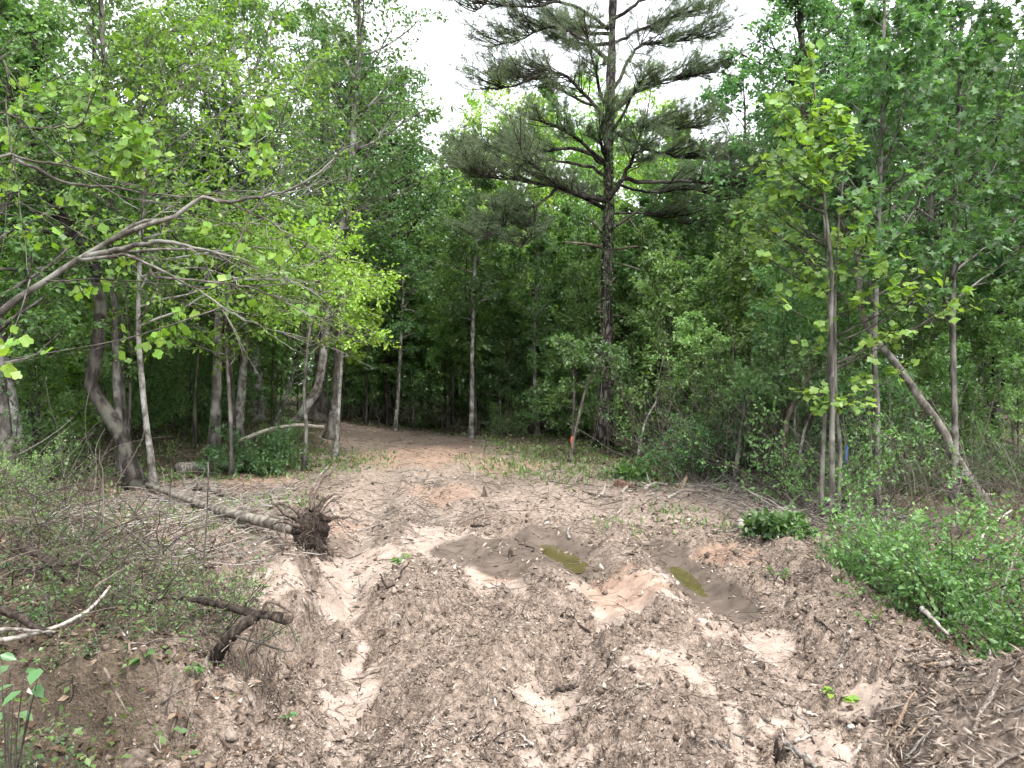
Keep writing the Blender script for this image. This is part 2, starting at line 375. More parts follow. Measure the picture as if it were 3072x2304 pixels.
def height(x, y, detail=True):
    x = np.atleast_1d(np.asarray(x, float)); y = np.atleast_1d(np.asarray(y, float))
    sd = edge_sd(x, y)
    out = sstep(sd, -.3, 1.6)
    z = 0.03 * perlin(x * .35, y * .35, 1) + out * (0.10 * perlin(x * .3, y * .3, 2) + .05 * perlin(x * .9, y * .9, 3) + .05)
    z += 0.50 * sstep(-x, 3.2, 7) * sstep(y, 12, 20) + .25 * sstep(-x, 2.0, 4.0) * sstep(y, 3.0, 6.0) * (1 - sstep(y, 6.5, 10)) 
    z += 0.35 * sstep(y, 26, 60)
    # pushed-up bank at the near left with a cut face towards the road
    bx = x + .16 * perlin(x * 2.2, y * 2.2, 5)
    by = y + .22 * perlin(x * 1.9, y * 1.9 + 4, 6)
    bank = sstep(-bx, 1.15, 1.42) * sstep(by, 3.28, 3.42) * (1 - sstep(by, 5.2, 6.4))
    z += .33 * bank
    z += .10 * np.exp(-((x + 1.35) ** 2 + (y - 5.3) ** 2) / .16)
    z -= .20 * np.exp(-(((x + 1.34) / .2) ** 2 + ((y - 3.8) / .28) ** 2))
    # berm of spoil along the right edge
    z += .15 * np.exp(-(pdist(x, y, [(2.25, 3.2), (2.25, 4.6), (2.3, 5.6), (2.6, 7.2), (3.0, 8.6), (2.6, 11)]) / .28) ** 2)
    z -= .22 * sstep(x, 2.55, 3.3) * (1 - sstep(y, 5.5, 8)) * sstep(y, 1, 3)
    # shredded-wood heap at the lower right
    # (heap itself is an object) ; ruts
    dl, dm, dr, dc = pdist(x, y, TR_L), pdist(x, y, TR_M), pdist(x, y, TR_R), pdist(x, y, TR_C)
    deep = np.clip(1.2 - y / 22, .3, 1)
    for dd, a, w in ((dl, .085, .17), (dm, .085, .17), (dr, .09, .22), (dc, .05, .15)):
        z -= deep * a * np.exp(-(dd / w) ** 2) - deep * .045 * np.exp(-((dd - .42) / .16) ** 2)
    z += .12 * np.exp(-(((x + .78) / .26) ** 2 + ((y - 5.75) / .5) ** 2)) + .07 * np.exp(-(((x + .35) / .3) ** 2 + ((y - 4.9) / .5) ** 2))
    z += .08 * np.exp(-(pdist(x, y, fl((400, 545), (410, 510), (418, 485))) / .3) ** 2)
    road = 1 - sstep(sd, -.5, .1)
    z += road * (.10 * (.28 - np.abs(perlin(x * 2.0 + .25 * perlin(x, y, 38), y * .4, 40))) - .03 * perlin(x * 2.6 + .3 * perlin(x, y, 38), y * .5, 39)) * (1 - sstep(y, 8, 15))
    z -= .075 * np.exp(-pud(x, y, PUD1, P1D, .62, .20)) + .07 * np.exp(-pud(x, y, PUD2, P2D, .75, .17))
    if detail:
        clay, wet, org = masks(x, y)
        near = 1 - sstep(y, 22, 34)
        rough = (1 - .80 * clay) * (1 - .80 * wet) * near * (1 - .5 * sstep(sd, .2, 1.0)) * (.35 + .65 * (1 - sstep(y, 6.5, 13)))
        wx = x + .05 * perlin(x * 6, y * 6, 8); wy = y + .05 * perlin(x * 6, y * 6, 9)
        patch = .45 + .55 * sstep(perlin(x * 1.3, y * 1.3, 13), -.4, .5)
        cl = (perlin(wx * 2.6, wy * 2.6, 20) * .035 + np.abs(perlin(wx * 6.5, wy * 6.5, 21)) * .06 + np.abs(perlin(wx * 14, wy * 14, 22)) * .045 + np.abs(perlin(wx * 30, wy * 30, 23)) * .024)
        z += rough * patch * (1.3 + .8 * (1 - sstep(y, 6, 11))) * (cl - .03)
        # tread bars pressed into the soft tracks
        s = np.sin((y + .35 * np.abs(x - .3)) * 2 * np.pi / .105 + 2 * perlin(x * 3, y * 3, 14))
        z += .006 * s * clay * (1 - sstep(y, 6, 12)) * sstep(perlin(x * 2, y * 2, 15), -.2, .3)
        z += .006 * perlin(x * 20, y * 20, 24) * near + .01 * perlin(x * 5, y * 5, 25) * near
    return z

_hx, _hy = np.arange(-18, 18.01, .1), np.arange(-2, 48.01, .1)
_HG = height(np.repeat(_hx, len(_hy)), np.tile(_hy, len(_hx)), False).reshape(len(_hx), len(_hy))
_SG = edge_sd(np.repeat(_hx, len(_hy)), np.tile(_hy, len(_hx))).reshape(len(_hx), len(_hy))
def sdq(x, y): return float(_SG[min(max(int((x + 18) / .1 + .5), 0), len(_hx) - 1), min(max(int((y + 2) / .1 + .5), 0), len(_hy) - 1)])
def hs_(x, y):
    """smooth height, interpolated"""
    x = np.asarray(x, float); y = np.asarray(y, float)
    i = np.clip((x + 18) / .1, 0, len(_hx) - 1.001); j = np.clip((y + 2) / .1, 0, len(_hy) - 1.001)
    a = i.astype(int); b = j.astype(int); u = i - a; v = j - b
    return (_HG[a, b] * (1 - u) + _HG[a + 1, b] * u) * (1 - v) + (_HG[a, b + 1] * (1 - u) + _HG[a + 1, b + 1] * u) * v
def gz(x, y):
    if abs(x) > 17.9 or y > 47.9 or y < -1.9: return float(height(x, y, False)[0])
    return float(hs_(x, y))
def at(px, py, d): return np.array([(px - 512) / FPX * d, d, CZ - (py - 384) / FPX * d])
def ground(px, py):
    """where the ray through a picture point meets the ground"""
    d = CZ * FPX / max(py - 384, 10)
    for _ in range(10):
        z = gz((px - 512) / FPX * d, d)
        d = .5 * d + .5 * (CZ - z) * FPX / max(py - 384, 10)
    x = (px - 512) / FPX * d
    return np.array([x, d, gz(x, d)])

ys = np.concatenate([np.linspace(-60, 0, 14)[:-1], np.linspace(0, 1.6, 18)[:-1], np.exp(np.linspace(np.log(1.6), np.log(45), 580)), np.exp(np.linspace(np.log(45), np.log(600), 40))[1:]])
us = np.concatenate([-np.array([300, 120, 50, 20, 9, 4.5, 2.6, 1.8, 1.4, 1.15, 1.0]), np.linspace(-.84, .84, 350), np.array([1.0, 1.15, 1.4, 1.8, 2.6, 4.5, 9, 20, 50, 120, 300])])
GY = np.repeat(ys[:, None], len(us), 1)
GX = us[None] * (np.maximum(GY, 1.6) * .96 + .12)
lim = 700 + 5 * np.arange(len(us))[None]
GX = np.clip(GX, -700 + 1.0 * np.arange(len(us))[None] * .01, 700 + np.arange(len(us))[None] * .01)
gx, gy = GX.ravel(), GY.ravel()
gzv = height(gx, gy)
ny, nx = GX.shape
idx = np.arange(ny * nx).reshape(ny, nx)
Q = np.stack([idx[:-1, :-1], idx[:-1, 1:], idx[1:, 1:], idx[1:, :-1]], -1).reshape(-1, 4)

def ground_material():
    m, n, l = nt('soil')
    def attr(a):
        q = n.new('ShaderNodeAttribute'); q.attribute_name = a; return q.outputs['Fac']
    tc = n.new('ShaderNodeTexCoord')
    def noise(s, d=6, r=.65):
        q = n.new('ShaderNodeTexNoise'); q.inputs['Scale'].default_value = s; q.inputs['Detail'].default_value = d; q.inputs['Roughness'].default_value = r
        l.new(tc.outputs['Object'], q.inputs['Vector']); return q.outputs['Fac']
    def math_(op, a, b, c=None):
        q = n.new('ShaderNodeMath'); q.operation = op
        for i, v in enumerate((a, b, c)):
            if v is None: continue
            if isinstance(v, (int, float)): q.inputs[i].default_value = v
            else: l.new(v, q.inputs[i])
        return q.outputs[0]
    def mix(f, a, b):
        q = n.new('ShaderNodeMixRGB')
        for i, v in enumerate((f, a, b)):
            if isinstance(v, tuple): q.inputs[i].default_value = (*v, 1)
            elif isinstance(v, (int, float)): q.inputs[i].default_value = v
            else: l.new(v, q.inputs[i])
        return q.outputs[0]
    n2, n3, n4 = noise(16, 3, .75), noise(75, 2, .7), noise(5, 3, .7)
    mul = ramp(n, [(.32, (0.030, 0.021, 0.015)), (.45, (0.111, 0.083, 0.064)), (.56, (0.202, 0.157, 0.125)), (.70, (0.338, 0.276, 0.230))])
    l.new(math_('ADD', math_('MULTIPLY', n2, .55), math_('MULTIPLY', n3, .45)), mul.inputs[0])
    cl = ramp(n, [(.3, (0.176, 0.133, 0.104)), (.5, (0.267, 0.211, 0.173)), (.7, (0.390, 0.321, 0.277))]); l.new(math_('ADD', math_('MULTIPLY', n4, .6), math_('MULTIPLY', n3, .4)), cl.inputs[0])
    orr = ramp(n, [(.35, (0.190, 0.115, 0.078)), (.65, (0.299, 0.196, 0.140))]); l.new(n4, orr.inputs[0])
    we = ramp(n, [(.3, (.055, .041, .032)), (.7, (.12, .093, .075))]); l.new(n4, we.inputs[0])
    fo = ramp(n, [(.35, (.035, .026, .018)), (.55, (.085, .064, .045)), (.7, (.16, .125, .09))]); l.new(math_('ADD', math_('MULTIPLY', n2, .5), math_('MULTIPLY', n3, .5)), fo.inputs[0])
    def soft(a, w=.55, lo=.38, hi=.62):
        q = n.new('ShaderNodeMapRange'); q.interpolation_type = 'SMOOTHSTEP'; q.inputs[1].default_value = lo; q.inputs[2].default_value = hi
        l.new(math_('ADD', a, math_('MULTIPLY', math_('SUBTRACT', n2, .5), w)), q.inputs[0]); return q.outputs[0]
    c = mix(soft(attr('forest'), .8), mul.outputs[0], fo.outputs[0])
    fc = soft(attr('clay'), 1.5, .35, 1.0); c = mix(fc, c, cl.outputs[0])
    c = mix(math_('MULTIPLY', soft(attr('orange'), 1.0, .4, 1.0), .6), c, orr.outputs[0])
    fw = soft(attr('wet'), .4, .35, .7); c = mix(math_('MULTIPLY', fw, .9), c, we.outputs[0])
    p = n.new('ShaderNodeBsdfPrincipled'); l.new(c, p.inputs['Base Color'])
    l.new(math_('SUBTRACT', .95, math_('MULTIPLY', fw, .48)), p.inputs['Roughness'])
    p.inputs['Specular IOR Level'].default_value = .3
    b = n.new('ShaderNodeBump'); b.inputs['Strength'].default_value = .7; b.inputs['Distance'].default_value = .03
    l.new(math_('ADD', math_('MULTIPLY', n2, .6), math_('MULTIPLY', n3, .5)), b.inputs['Height']); 
    l.new(math_('MULTIPLY', math_('SUBTRACT', 1.0, math_('MULTIPLY', math_('MAXIMUM', fc, fw), .75)), .9), b.inputs['Strength'])
    l.new(b.outputs[0], p.inputs['Normal'])
    o = n.new('ShaderNodeOutputMaterial'); l.new(p.outputs[0], o.inputs[0])
    return m

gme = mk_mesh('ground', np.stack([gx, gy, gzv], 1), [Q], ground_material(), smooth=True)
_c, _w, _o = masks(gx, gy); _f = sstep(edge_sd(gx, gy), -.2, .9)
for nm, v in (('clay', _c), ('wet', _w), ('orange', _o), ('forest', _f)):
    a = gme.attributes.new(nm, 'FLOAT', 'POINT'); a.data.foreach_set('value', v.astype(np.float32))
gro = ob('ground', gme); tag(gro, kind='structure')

# puddles: still olive water lying in the ruts
wm, wnn, wll = nt('puddle_water')
_p = wnn.new('ShaderNodeBsdfPrincipled'); _p.inputs['Base Color'].default_value = (.13, .115, .018, 1); _p.inputs['Roughness'].default_value = .13; _p.inputs['IOR'].default_value = 1.33
_n = wnn.new('ShaderNodeTexNoise'); _n.inputs['Scale'].default_value = 9
_r = ramp(wnn, [(.35, (.062, .053, .020)), (.65, (.078, .067, .026))]); wll.new(_n.outputs['Fac'], _r.inputs[0]); wll.new(_r.outputs[0], _p.inputs['Base Color'])
_oo = wnn.new('ShaderNodeOutputMaterial'); wll.new(_p.outputs[0], _oo.inputs[0])
for c, d, a_, b_, lv in ((PUD1, P1D, .75, .22, .029), (PUD2, P2D, .9, .19, .027)):
    th = np.linspace(0, 2 * np.pi, 40, endpoint=False)
    u, v = a_ * np.cos(th), b_ * np.sin(th)
    zc = float(height(c[0], c[1])[0])
    V = np.stack([c[0] + u * d[0] - v * d[1], c[1] + u * d[1] + v * d[0], np.full(40, zc + lv)], 1)
    tag(ob('puddle', mk_mesh('puddle', V, [np.arange(40)[None]], wm)), kind='structure')
# ------------------------------------------------------------------ growing trees
def rv(rng, n): return norm(rng.normal(size=(n, 3)))

def grow_lines(rng, P0, D, L, m, jit, up):
    n = len(P0); pts = np.empty((n, m, 3)); pts[:, 0] = P0; d = norm(D); seg = (L / (m - 1))[:, None]
    for i in range(1, m):
        pts[:, i] = pts[:, i - 1] + d * seg
        d = norm(d + jit * rng.normal(size=(n, 3)) + up * UP)
    return pts

def sample(pts, t):
    """pts (n,m,3), t (n,c) -> pos, tangent (n,c,3)"""
    n, m, _ = pts.shape
    f = np.clip(t, 0, .9999) * (m - 1); i = f.astype(int); u = (f - i)[..., None]
    r = np.arange(n)[:, None]
    a, b = pts[r, i], pts[r, i + 1]
    return a + (b - a) * u, norm(b - a)

def side_dirs(rng, T, ang, spread=.25, az=None):
    """directions leaving tangents T (k,3) at angle ang"""
    k = len(T)
    ref = np.where(np.abs(T[:, 2:3]) > .9, np.array([[1., 0, 0]]), UP[None])
    A = norm(np.cross(T, ref)); B = np.cross(T, A)
    az = rng.uniform(0, 2 * np.pi, k) if az is None else az
    a = ang * (1 + spread * rng.normal(size=k))
    return norm(T * np.cos(a)[:, None] + (A * np.cos(az)[:, None] + B * np.sin(az)[:, None]) * np.sin(a)[:, None])

PROF = {'oval': lambda t: np.sin(np.pi * (0.18 + .80 * t)) ** .8, 'cone': lambda t: 1.05 - .85 * t, 'top': lambda t: .45 + .6 * np.sin(np.pi * (.1 + .75 * t)), 'low': lambda t: 1 - .6 * t}

def leaves_on(rng, tw, tl, lpt, ls, droop=.25, flat_=.75):
    n = len(tw)
    P, T = sample(tw, rng.uniform(.12, 1.0, (n, lpt)))
    P = P.reshape(-1, 3); T = T.reshape(-1, 3); k = len(P)
    D = norm(T * .7 + rng.normal(size=(k, 3)) * .6 - UP * droop)
    N = norm(UP * flat_ + rng.normal(size=(k, 3)) * .5)
    S = ls * rng.uniform(.6, 1.3, k)
    return P + D * (S * .35)[:, None], D, N, S

def tree_geo(seed, path, rad, t0=.3, t1=.99, nlimb=26, limb=2.4, prof='oval', ang=60, limb_up=.06, jit=.13, sub=7, subr=.48, twig=5, twigr=.42, lpt=9, ls=.09, tmpl='rhomb',
             droop=.25, flat_=.75, sides=9, rough=.06, bias=None, tubes_lvl=2, lr=.34, sub_flat=.5):
    rng = np.random.default_rng(seed)
    path = np.asarray(path, float); rad = np.asarray(rad, float)
    wood = Geo()
    V, f = tubes(path, rad, sides)
    ph = rng.uniform(0, 9)
    V += norm(np.stack([perlin(V[:, 0] * 9 + ph, V[:, 2] * 3, 3), perlin(V[:, 1] * 9 + ph, V[:, 2] * 3, 4), V[:, 2] * 0], 1) + 1e-6) * 0 + \
        np.stack([perlin(V[:, 0] * 8 + ph, V[:, 2] * 4, 3), perlin(V[:, 1] * 8 + ph, V[:, 2] * 4, 4), V[:, 2] * 0], 1) * rough * np.repeat(rad, sides)[:, None] * 2
    wood.add(V, f)
    H = path[-1, 2] - path[0, 2]
    t = t0 + (t1 - t0) * (np.arange(nlimb) + rng.uniform(0, 1, nlimb)) / nlimb
    P0, T = sample(path[None], t[None]); P0, T = P0[0], T[0]
    u = (t - t0) / (t1 - t0)
    az = np.arange(nlimb) * 2.399 + rng.normal(size=nlimb) * .5
    D = side_dirs(rng, T, math.radians(ang) * (1.1 - .35 * u), .15, az)
    if bias is not None: D = norm(D + np.asarray(bias))
    L = limb * PROF[prof](u) * rng.uniform(.7, 1.2, nlimb)
    rl = np.interp(t, np.linspace(0, 1, len(rad)), rad)
    lim = grow_lines(rng, P0, D, L, 8, jit, limb_up)
    r0 = np.minimum(rl * .55, .012 + .012 * L)
    wood.tube(lim, r0[:, None] * np.linspace(1, .22, 8)[None], 5, cap=False)
    # side branches
    ts = rng.uniform(.22, 1.0, (nlimb, sub)); P1, T1 = sample(lim, ts)
    P1 = P1.reshape(-1, 3); T1 = T1.reshape(-1, 3)
    L1 = (np.repeat(L, sub) * subr * (1.15 - .6 * ts.ravel()) * rng.uniform(.6, 1.3, nlimb * sub))
    D1 = side_dirs(rng, T1, .85); D1 = norm(D1 * np.array([1, 1, sub_flat]))
    sb = grow_lines(rng, P1, D1, L1, 5, .16, .03)
    if tubes_lvl >= 2: wood.tube(sb, (np.repeat(r0, sub) * .38)[:, None] * np.linspace(1, .3, 5)[None], 4 if sides > 7 else 3, cap=False)
    P2, T2 = sample(sb, rng.uniform(.15, 1, (len(sb), twig))); P2 = P2.reshape(-1, 3); T2 = T2.reshape(-1, 3)
    D2 = side_dirs(rng, T2, .8); D2 = norm(D2 * np.array([1, 1, sub_flat]) - UP * droop * .2)
    L2 = np.repeat(L1, twig) * twigr * rng.uniform(.6, 1.4, len(P2)) + .05
    tw = grow_lines(rng, P2, D2, L2, 3, .2, -.02)
    if tubes_lvl >= 3: wood.tube(tw, np.full((len(tw), 3), .0022) * np.array([1, .8, .5]), 3, cap=False)
    lv = leaves_on(rng, tw, L2, lpt, ls, droop, flat_)
    return wood, lv

def straight(H, r, seed, lean=.03, m=12, wig=.02):
    rng = np.random.default_rng(seed)
    t = np.linspace(0, 1, m)
    w = np.cumsum(rng.normal(size=(m, 2)) * wig * H / m ** .5, 0) * t[:, None]
    l = rng.normal(size=2) * lean * H
    p = np.stack([w[:, 0] + l[0] * t, w[:, 1] + l[1] * t, H * t - .06], 1)
    rad = r * (1 - .85 * t) * (1 + .5 * np.exp(-t * 22))
    return p, rad

def tree_thing(name, label, cat, base, wood, lv, tmpl, bark, leaf, group=None, crown_name='crown'):
    t = thing(name, label, cat, base, group=group)
    ob('trunk', wood.mesh('trunk', bark, True), t)
    if lv is not None:
        V, f = leaf_geo(*lv, tmpl); ob(crown_name, mk_mesh(crown_name, V, f, leaf), t)
    return t

def pix_path(pts, d, n=22, ybend=0.0, seed=0):
    """trunk line through picture points at depth d; first point is the foot on the ground"""
    P = np.array([at(x, y, d) for x, y in pts])
    P = smooth_path(P, n)
    rng = np.random.default_rng(seed); t = np.linspace(0, 1, n)
    P[:, 1] += ybend * np.sin(t * 2.2 + rng.uniform(0, 1)) * t
    return P

def foot_depth(px, py):
    return float(ground(px, py)[1])

def custom_tree(name, label, pts, w0, w1, bark, leaf, seed, d=None, group=None, tmpl='oval', cat='tree', ybend=.3, extend=0, **kw):
    """pts in picture points from foot to top; w0,w1 trunk width in picture points"""
    if d is None: d = foot_depth(*pts[0])
    P = pix_path(pts, d, 22, ybend, seed)
    P[0, 2] = gz(P[0, 0], P[0, 1]) - .05
    if extend:
        dr = norm(P[-1] - P[-4]); dr = norm(dr + UP * .5)
        P = np.vstack([P, P[-1] + dr * extend * .33, P[-1] + dr * extend * .66 + UP * .05, P[-1] + dr * extend + UP * .1])
    if d > 11 and tmpl == 'oval': tmpl = 'rhomb'
    L = np.concatenate([[0], np.cumsum(np.linalg.norm(np.diff(P, axis=0), axis=1))]); t = L / L[-1]
    r = (w0 + (w1 - w0) * t) * .5 * d / FPX * (1 + .95 * np.exp(-t * 34))
    base = np.array([P[0, 0], P[0, 1], P[0, 2] + .05])
    wood, lv = tree_geo(seed, P - base, r, tmpl=tmpl, **kw)
    return tree_thing(name, label, cat, tuple(base), wood, lv, tmpl, M[bark], M[leaf], group)
# ------------------------------------------------------------------ the big pine by the clearing
PD = foot_depth(603, 449)
def pine():
    rng = np.random.default_rng(41)
    P = pix_path([(603, 449), (606, 400), (607, 330), (608, 260), (609, 200), (610, 120), (612, 40), (614, -30), (612, -110), (611, -190)], PD, 30, .15, 3)
    P[0, 2] = gz(P[0, 0], P[0, 1]) - .08
    base = np.array([P[0, 0], P[0, 1], P[0, 2] + .08])
    tt = np.linspace(0, 1, 30)
    wpx = np.interp(P[:, 2], [0, .5, 1.2, 3, 6, 9, 12, 16.5], [23, 18, 15.5, 13, 10.8, 9.4, 6.8, 1.5])
    R = wpx * .5 * PD / FPX
    t = thing('pine_tree', 'tall dark pine with spreading limbs standing alone at the right side of the clearing', 'tree', tuple(base))
    W = Geo(); V, f = tubes(P - base, R, 14)
    V += (np.stack([perlin(V[:, 0] * 11, V[:, 2] * 3.4, 61), perlin(V[:, 1] * 11, V[:, 2] * 3.4, 62), V[:, 2] * 0], 1)) * .045
    W.add(V, f); ob('trunk', W.mesh('trunk', M['bark_pine'], True), t)
    limbs = [  # picture points, depth offsets (towards the viewer negative), thickness
        ([(606, 201), (580, 195), (557, 187), (520, 180), (489, 177), (471, 170)], (-.3, -1.0), 5.0),
        ([(557, 188), (540, 203), (511, 218), (497, 232), (486, 241)], (-.6, -1.0), 3.0),
        ([(541, 200), (533, 222), (521, 248)], (-.7, -.9), 1.8),
        ([(604, 164), (590, 154), (572, 148), (545, 150), (510, 150), (474, 147)], (.3, 1.6), 5.0),
        ([(605, 176), (582, 165), (541, 160), (505, 166), (472, 173)], (-.2, .6), 3.6),
        ([(607, 155), (602, 120), (596, 105), (582, 93), (568, 76), (548, 72), (520, 84), (495, 90)], (-.3, -.8), 5.0),
        ([(598, 108), (575, 98), (552, 82), (530, 78), (505, 74)], (.0, 1.4), 3.5),
        ([(608, 60), (588, 44), (572, 31), (557, 28), (541, 29), (518, 40), (495, 46)], (-.2, .8), 4.4),
        ([(609, 30), (585, 12), (560, 2), (520, 8), (490, 4), (474, 12)], (.1, -1.0), 4.0),
        ([(608, 200), (617, 188), (623, 176), (632, 160), (639, 139), (648, 118)], (-.5, -1.4), 5.5),
        ([(622, 178), (645, 182), (682, 181), (715, 184), (742, 186), (762, 190)], (-.7, -1.6), 4.6),
        ([(612, 183), (650, 192), (690, 190), (725, 200)], (.2, 1.8), 3.5),
        ([(611, 141), (622, 133), (640, 126), (670, 130), (700, 126)], (.2, 1.0), 4.0),
        ([(611, 110), (619, 108), (634, 93), (650, 86), (682, 77), (712, 72)], (-.3, -.9), 5.0),
        ([(612, 92), (624, 72), (631, 54), (650, 44), (690, 40), (705, 30)], (.2, 1.2), 4.2),
        ([(612, 20), (630, 8), (648, -2), (690, -6), (722, -16)], (-.1, -1.0), 4.0),
        ([(612, 45), (640, 30), (670, 18), (700, 14)], (.2, 1.6), 3.6),
        ([(612, -10), (580, -30), (545, -42), (510, -40)], (.1, .5), 4.0), ([(613, -40), (650, -60), (690, -66)], (-.2, -.5), 4.0),
        ([(612, -70), (590, -95), (560, -110)], (.1, .6), 3.0), ([(612, -80), (640, -110), (660, -125)], (.1, -.6), 3.0),
        ([(611, -120), (600, -150), (585, -165)], (0, .3), 2.0), ([(611, -140), (622, -165), (632, -178)], (0, -.3), 2.0),
        ([(610, 130), (650, 150), (690, 158), (730, 160)], (.4, 2.2), 4.0),
        ([(606, 215), (640, 214), (680, 222), (710, 236)], (.3, 2.4), 3.0),
    ]
    nP, nD = [], []
    def foliage(path, n_sub, ln, start=.35):
        sub0, T = sample(path[None], rng.uniform(start, 1, (1, n_sub))); sub0, T = sub0[0], T[0]
        D = side_dirs(rng, T, .75); D[:, 2] = np.abs(D[:, 2]) * .3 + .12
        L = ln * rng.uniform(.5, 1.2, n_sub)
        s = grow_lines(rng, sub0, D, L, 6, .16, .05)
        p2, t2 = sample(s, rng.uniform(.25, 1, (n_sub, 6))); p2 = p2.reshape(-1, 3); t2 = t2.reshape(-1, 3)
        d2 = side_dirs(rng, t2, .7); d2[:, 2] = np.abs(d2[:, 2]) * .5 + .15
        w = grow_lines(rng, p2, d2, np.repeat(L, 6) * .45 * rng.uniform(.5, 1.2, len(p2)), 4, .18, .10)
        p3, t3 = sample(w, np.concatenate([rng.uniform(.45, .95, (len(w), 2)), np.full((len(w), 1), .99)], 1))
        nP.append(p3.reshape(-1, 3)); nD.append(norm(t3.reshape(-1, 3) + UP * .35))
        return s, w
    def tufts(limb):
        NP, ND = np.concatenate(nP), np.concatenate(nD); nP.clear(); nD.clear()
        k = 10; n = len(NP)
        A = np.repeat(ND, k, 0); p = np.repeat(NP, k, 0) - A * rng.uniform(0, .10, (n * k, 1))
        D = side_dirs(rng, A, .85, .3); Ln = rng.uniform(.11, .19, n * k); X = norm(np.cross(D, rv(rng, n * k)))
        V = np.stack([p - X * .0046, p + X * .0046, p + D * Ln[:, None] - UP * .012], 1).reshape(-1, 3)
        ob('needles', mk_mesh('needles', V, [np.arange(len(V)).reshape(-1, 3)], M['needle']), limb)
    for pts, (dy0, dy1), th in limbs:
        k = len(pts)
        C = np.array([at(x, y, PD + dy0 + (dy1 - dy0) * i / (k - 1)) for i, (x, y) in enumerate(pts)])
        # real radii shrink along the limb
        path = smooth_path(C, 18) - base
        path[1:-1] += rng.normal(size=(16, 3)) * .018
        r = th * .5 * PD / FPX * np.linspace(1, .28, 18)
        B = Geo(); B.tube(path, r, 7, cap=True)
        L = np.linalg.norm(np.diff(path, axis=0), axis=1).sum()
        s, w = foliage(path, int(20 + L * 7.5), .36 + .22 * L)
        B.tube(s, np.linspace(.016, .006, 6)[None] * np.ones((len(s), 1)), 4, cap=False)
        B.tube(w[::2], np.linspace(.005, .003, 4)[None] * np.ones((len(w[::2]), 1)), 3, cap=False)
        tufts(ob('limb', B.mesh('limb', M['bark_dark'], True), t))
    for k in range(16):   # limbs reaching towards and away from the viewer
        z = rng.uniform(5.2, 14.5); az = rng.choice([-1, 1]) * math.pi / 2 + rng.normal() * .5
        p0 = np.array([np.interp(z, P[:, 2], P[:, 0]), np.interp(z, P[:, 2], P[:, 1]), z]) - base
        D = np.array([[math.cos(az), math.sin(az), .35]]); L = np.array([(2.9 - .14 * (z - 5)) * rng.uniform(.7, 1.1)])
        path = grow_lines(rng, p0[None], D, L, 14, .08, .01)[0]
        B = Geo(); B.tube(path, np.linspace(.055, .015, 14), 6)
        s, w = foliage(path, int(12 + L[0] * 5), .40 + .2 * L[0])
        B.tube(s, np.linspace(.014, .006, 6)[None] * np.ones((len(s), 1)), 4, cap=False)
        tufts(ob('limb', B.mesh('limb', M['bark_dark'], True), t))
    for pts, dy, th in (([(602, 247), (585, 244), (565, 242)], -.4, 4), ([(611, 229), (628, 218), (643, 207)], -.4, 3.5), ([(602, 232), (592, 222), (586, 218)], -.3, 3), ([(611, 262), (640, 270), (662, 286)], .3, 2.2),
                        ([(608, 285), (616, 278), (618, 276)], -.3, 2.5), ([(603, 312), (596, 311)], -.2, 2.2), ([(610, 315), (640, 318), (658, 314)], -.1, 2), ([(629, 219), (642, 236), (650, 246)], -.6, 2.2),
                        ([(612, 250), (645, 247), (690, 262), (700, 268)], .2, 2.5)):
        C = np.array([at(x, y, PD + dy * (i + .4)) for i, (x, y) in enumerate(pts)])
        pp = smooth_path(C, 9) - base
        B = Geo(); B.tube(pp, th * .5 * PD / FPX * np.linspace(1, .35, 9), 6)
        ob('dead_limb', B.mesh('dead_limb', M['bark_brown'], True), t)
    # creeper on the stem
    v = thing('climbing_creeper', 'leafy creeper hugging the middle of the tall pine stem', 'vine', tuple(base))
    G = Geo(); LP = []
    for q in range(5):
        zz = np.linspace(.05, rng.uniform(6.2, 8.4), 30); az = rng.uniform(2.6, 6.6) + np.cumsum(rng.normal(size=30)) * .09
        c = np.stack([np.interp(zz, P[:, 2], P[:, 0]), np.interp(zz, P[:, 2], P[:, 1]), zz], 1) - base
        rr = np.interp(zz, P[:, 2], R) + .02
        c[:, 0] += np.cos(az) * rr; c[:, 1] += np.sin(az) * rr
        G.tube(c, np.full(30, .007), 4); LP.append(c[12:])
    ob('stem', G.mesh('stem', M['bark_brown'], True), v)
    LP = np.concatenate(LP); LP = LP[rng.integers(0, len(LP), 1000)]; LP = LP + rng.normal(size=LP.shape) * np.array([.10, .10, .16])
    o = norm(LP * np.array([1, 1, 0]) + rng.normal(size=LP.shape) * .2)
    V, f = leaf_geo(LP, norm(o * .3 - UP * .5 + rv(rng, 1000) * .5), norm(o + UP * .6), rng.uniform(.05, .10, 1000), 'oval')
    ob('foliage', mk_mesh('foliage', V, f, M['leaf_mid']), v)
pine()

# ------------------------------------------------------------------ trees that can be told apart
LG = dict(t0=.30, nlimb=26, limb=2.6, sub=7, twig=5, lpt=9, ls=.095)
custom_tree('hardwood_tree', 'dark knotty tree with a strongly bent trunk beside the left brush', [(136, 488), (128, 457), (114, 426), (99, 403), (89, 387), (91, 364), (96, 333), (97, 302), (92, 275), (86, 247), (74, 238), (54, 208), (40, 184), (34, 150), (36, 110)],
            15, 7, 'bark_dark', 'leaf_fresh', 101, ybend=.25, t0=.55, nlimb=18, limb=1.7, sub=7, twig=5, lpt=9, ls=.085, extend=1.2)
custom_tree('hardwood_tree', 'slim straight grey tree close behind the dark bent trunk', [(124, 494), (120, 450), (117, 410), (114, 364), (111, 302), (106, 271), (103, 200), (100, 120), (96, 40)],
            8.0, 3.5, 'bark_grey', 'leaf_fresh', 102, d=foot_depth(136, 488) + .7, extend=2, bias=(.4, -.3, 0), t0=.45, nlimb=24, limb=2.4, sub=7, twig=5, lpt=8, ls=.085)
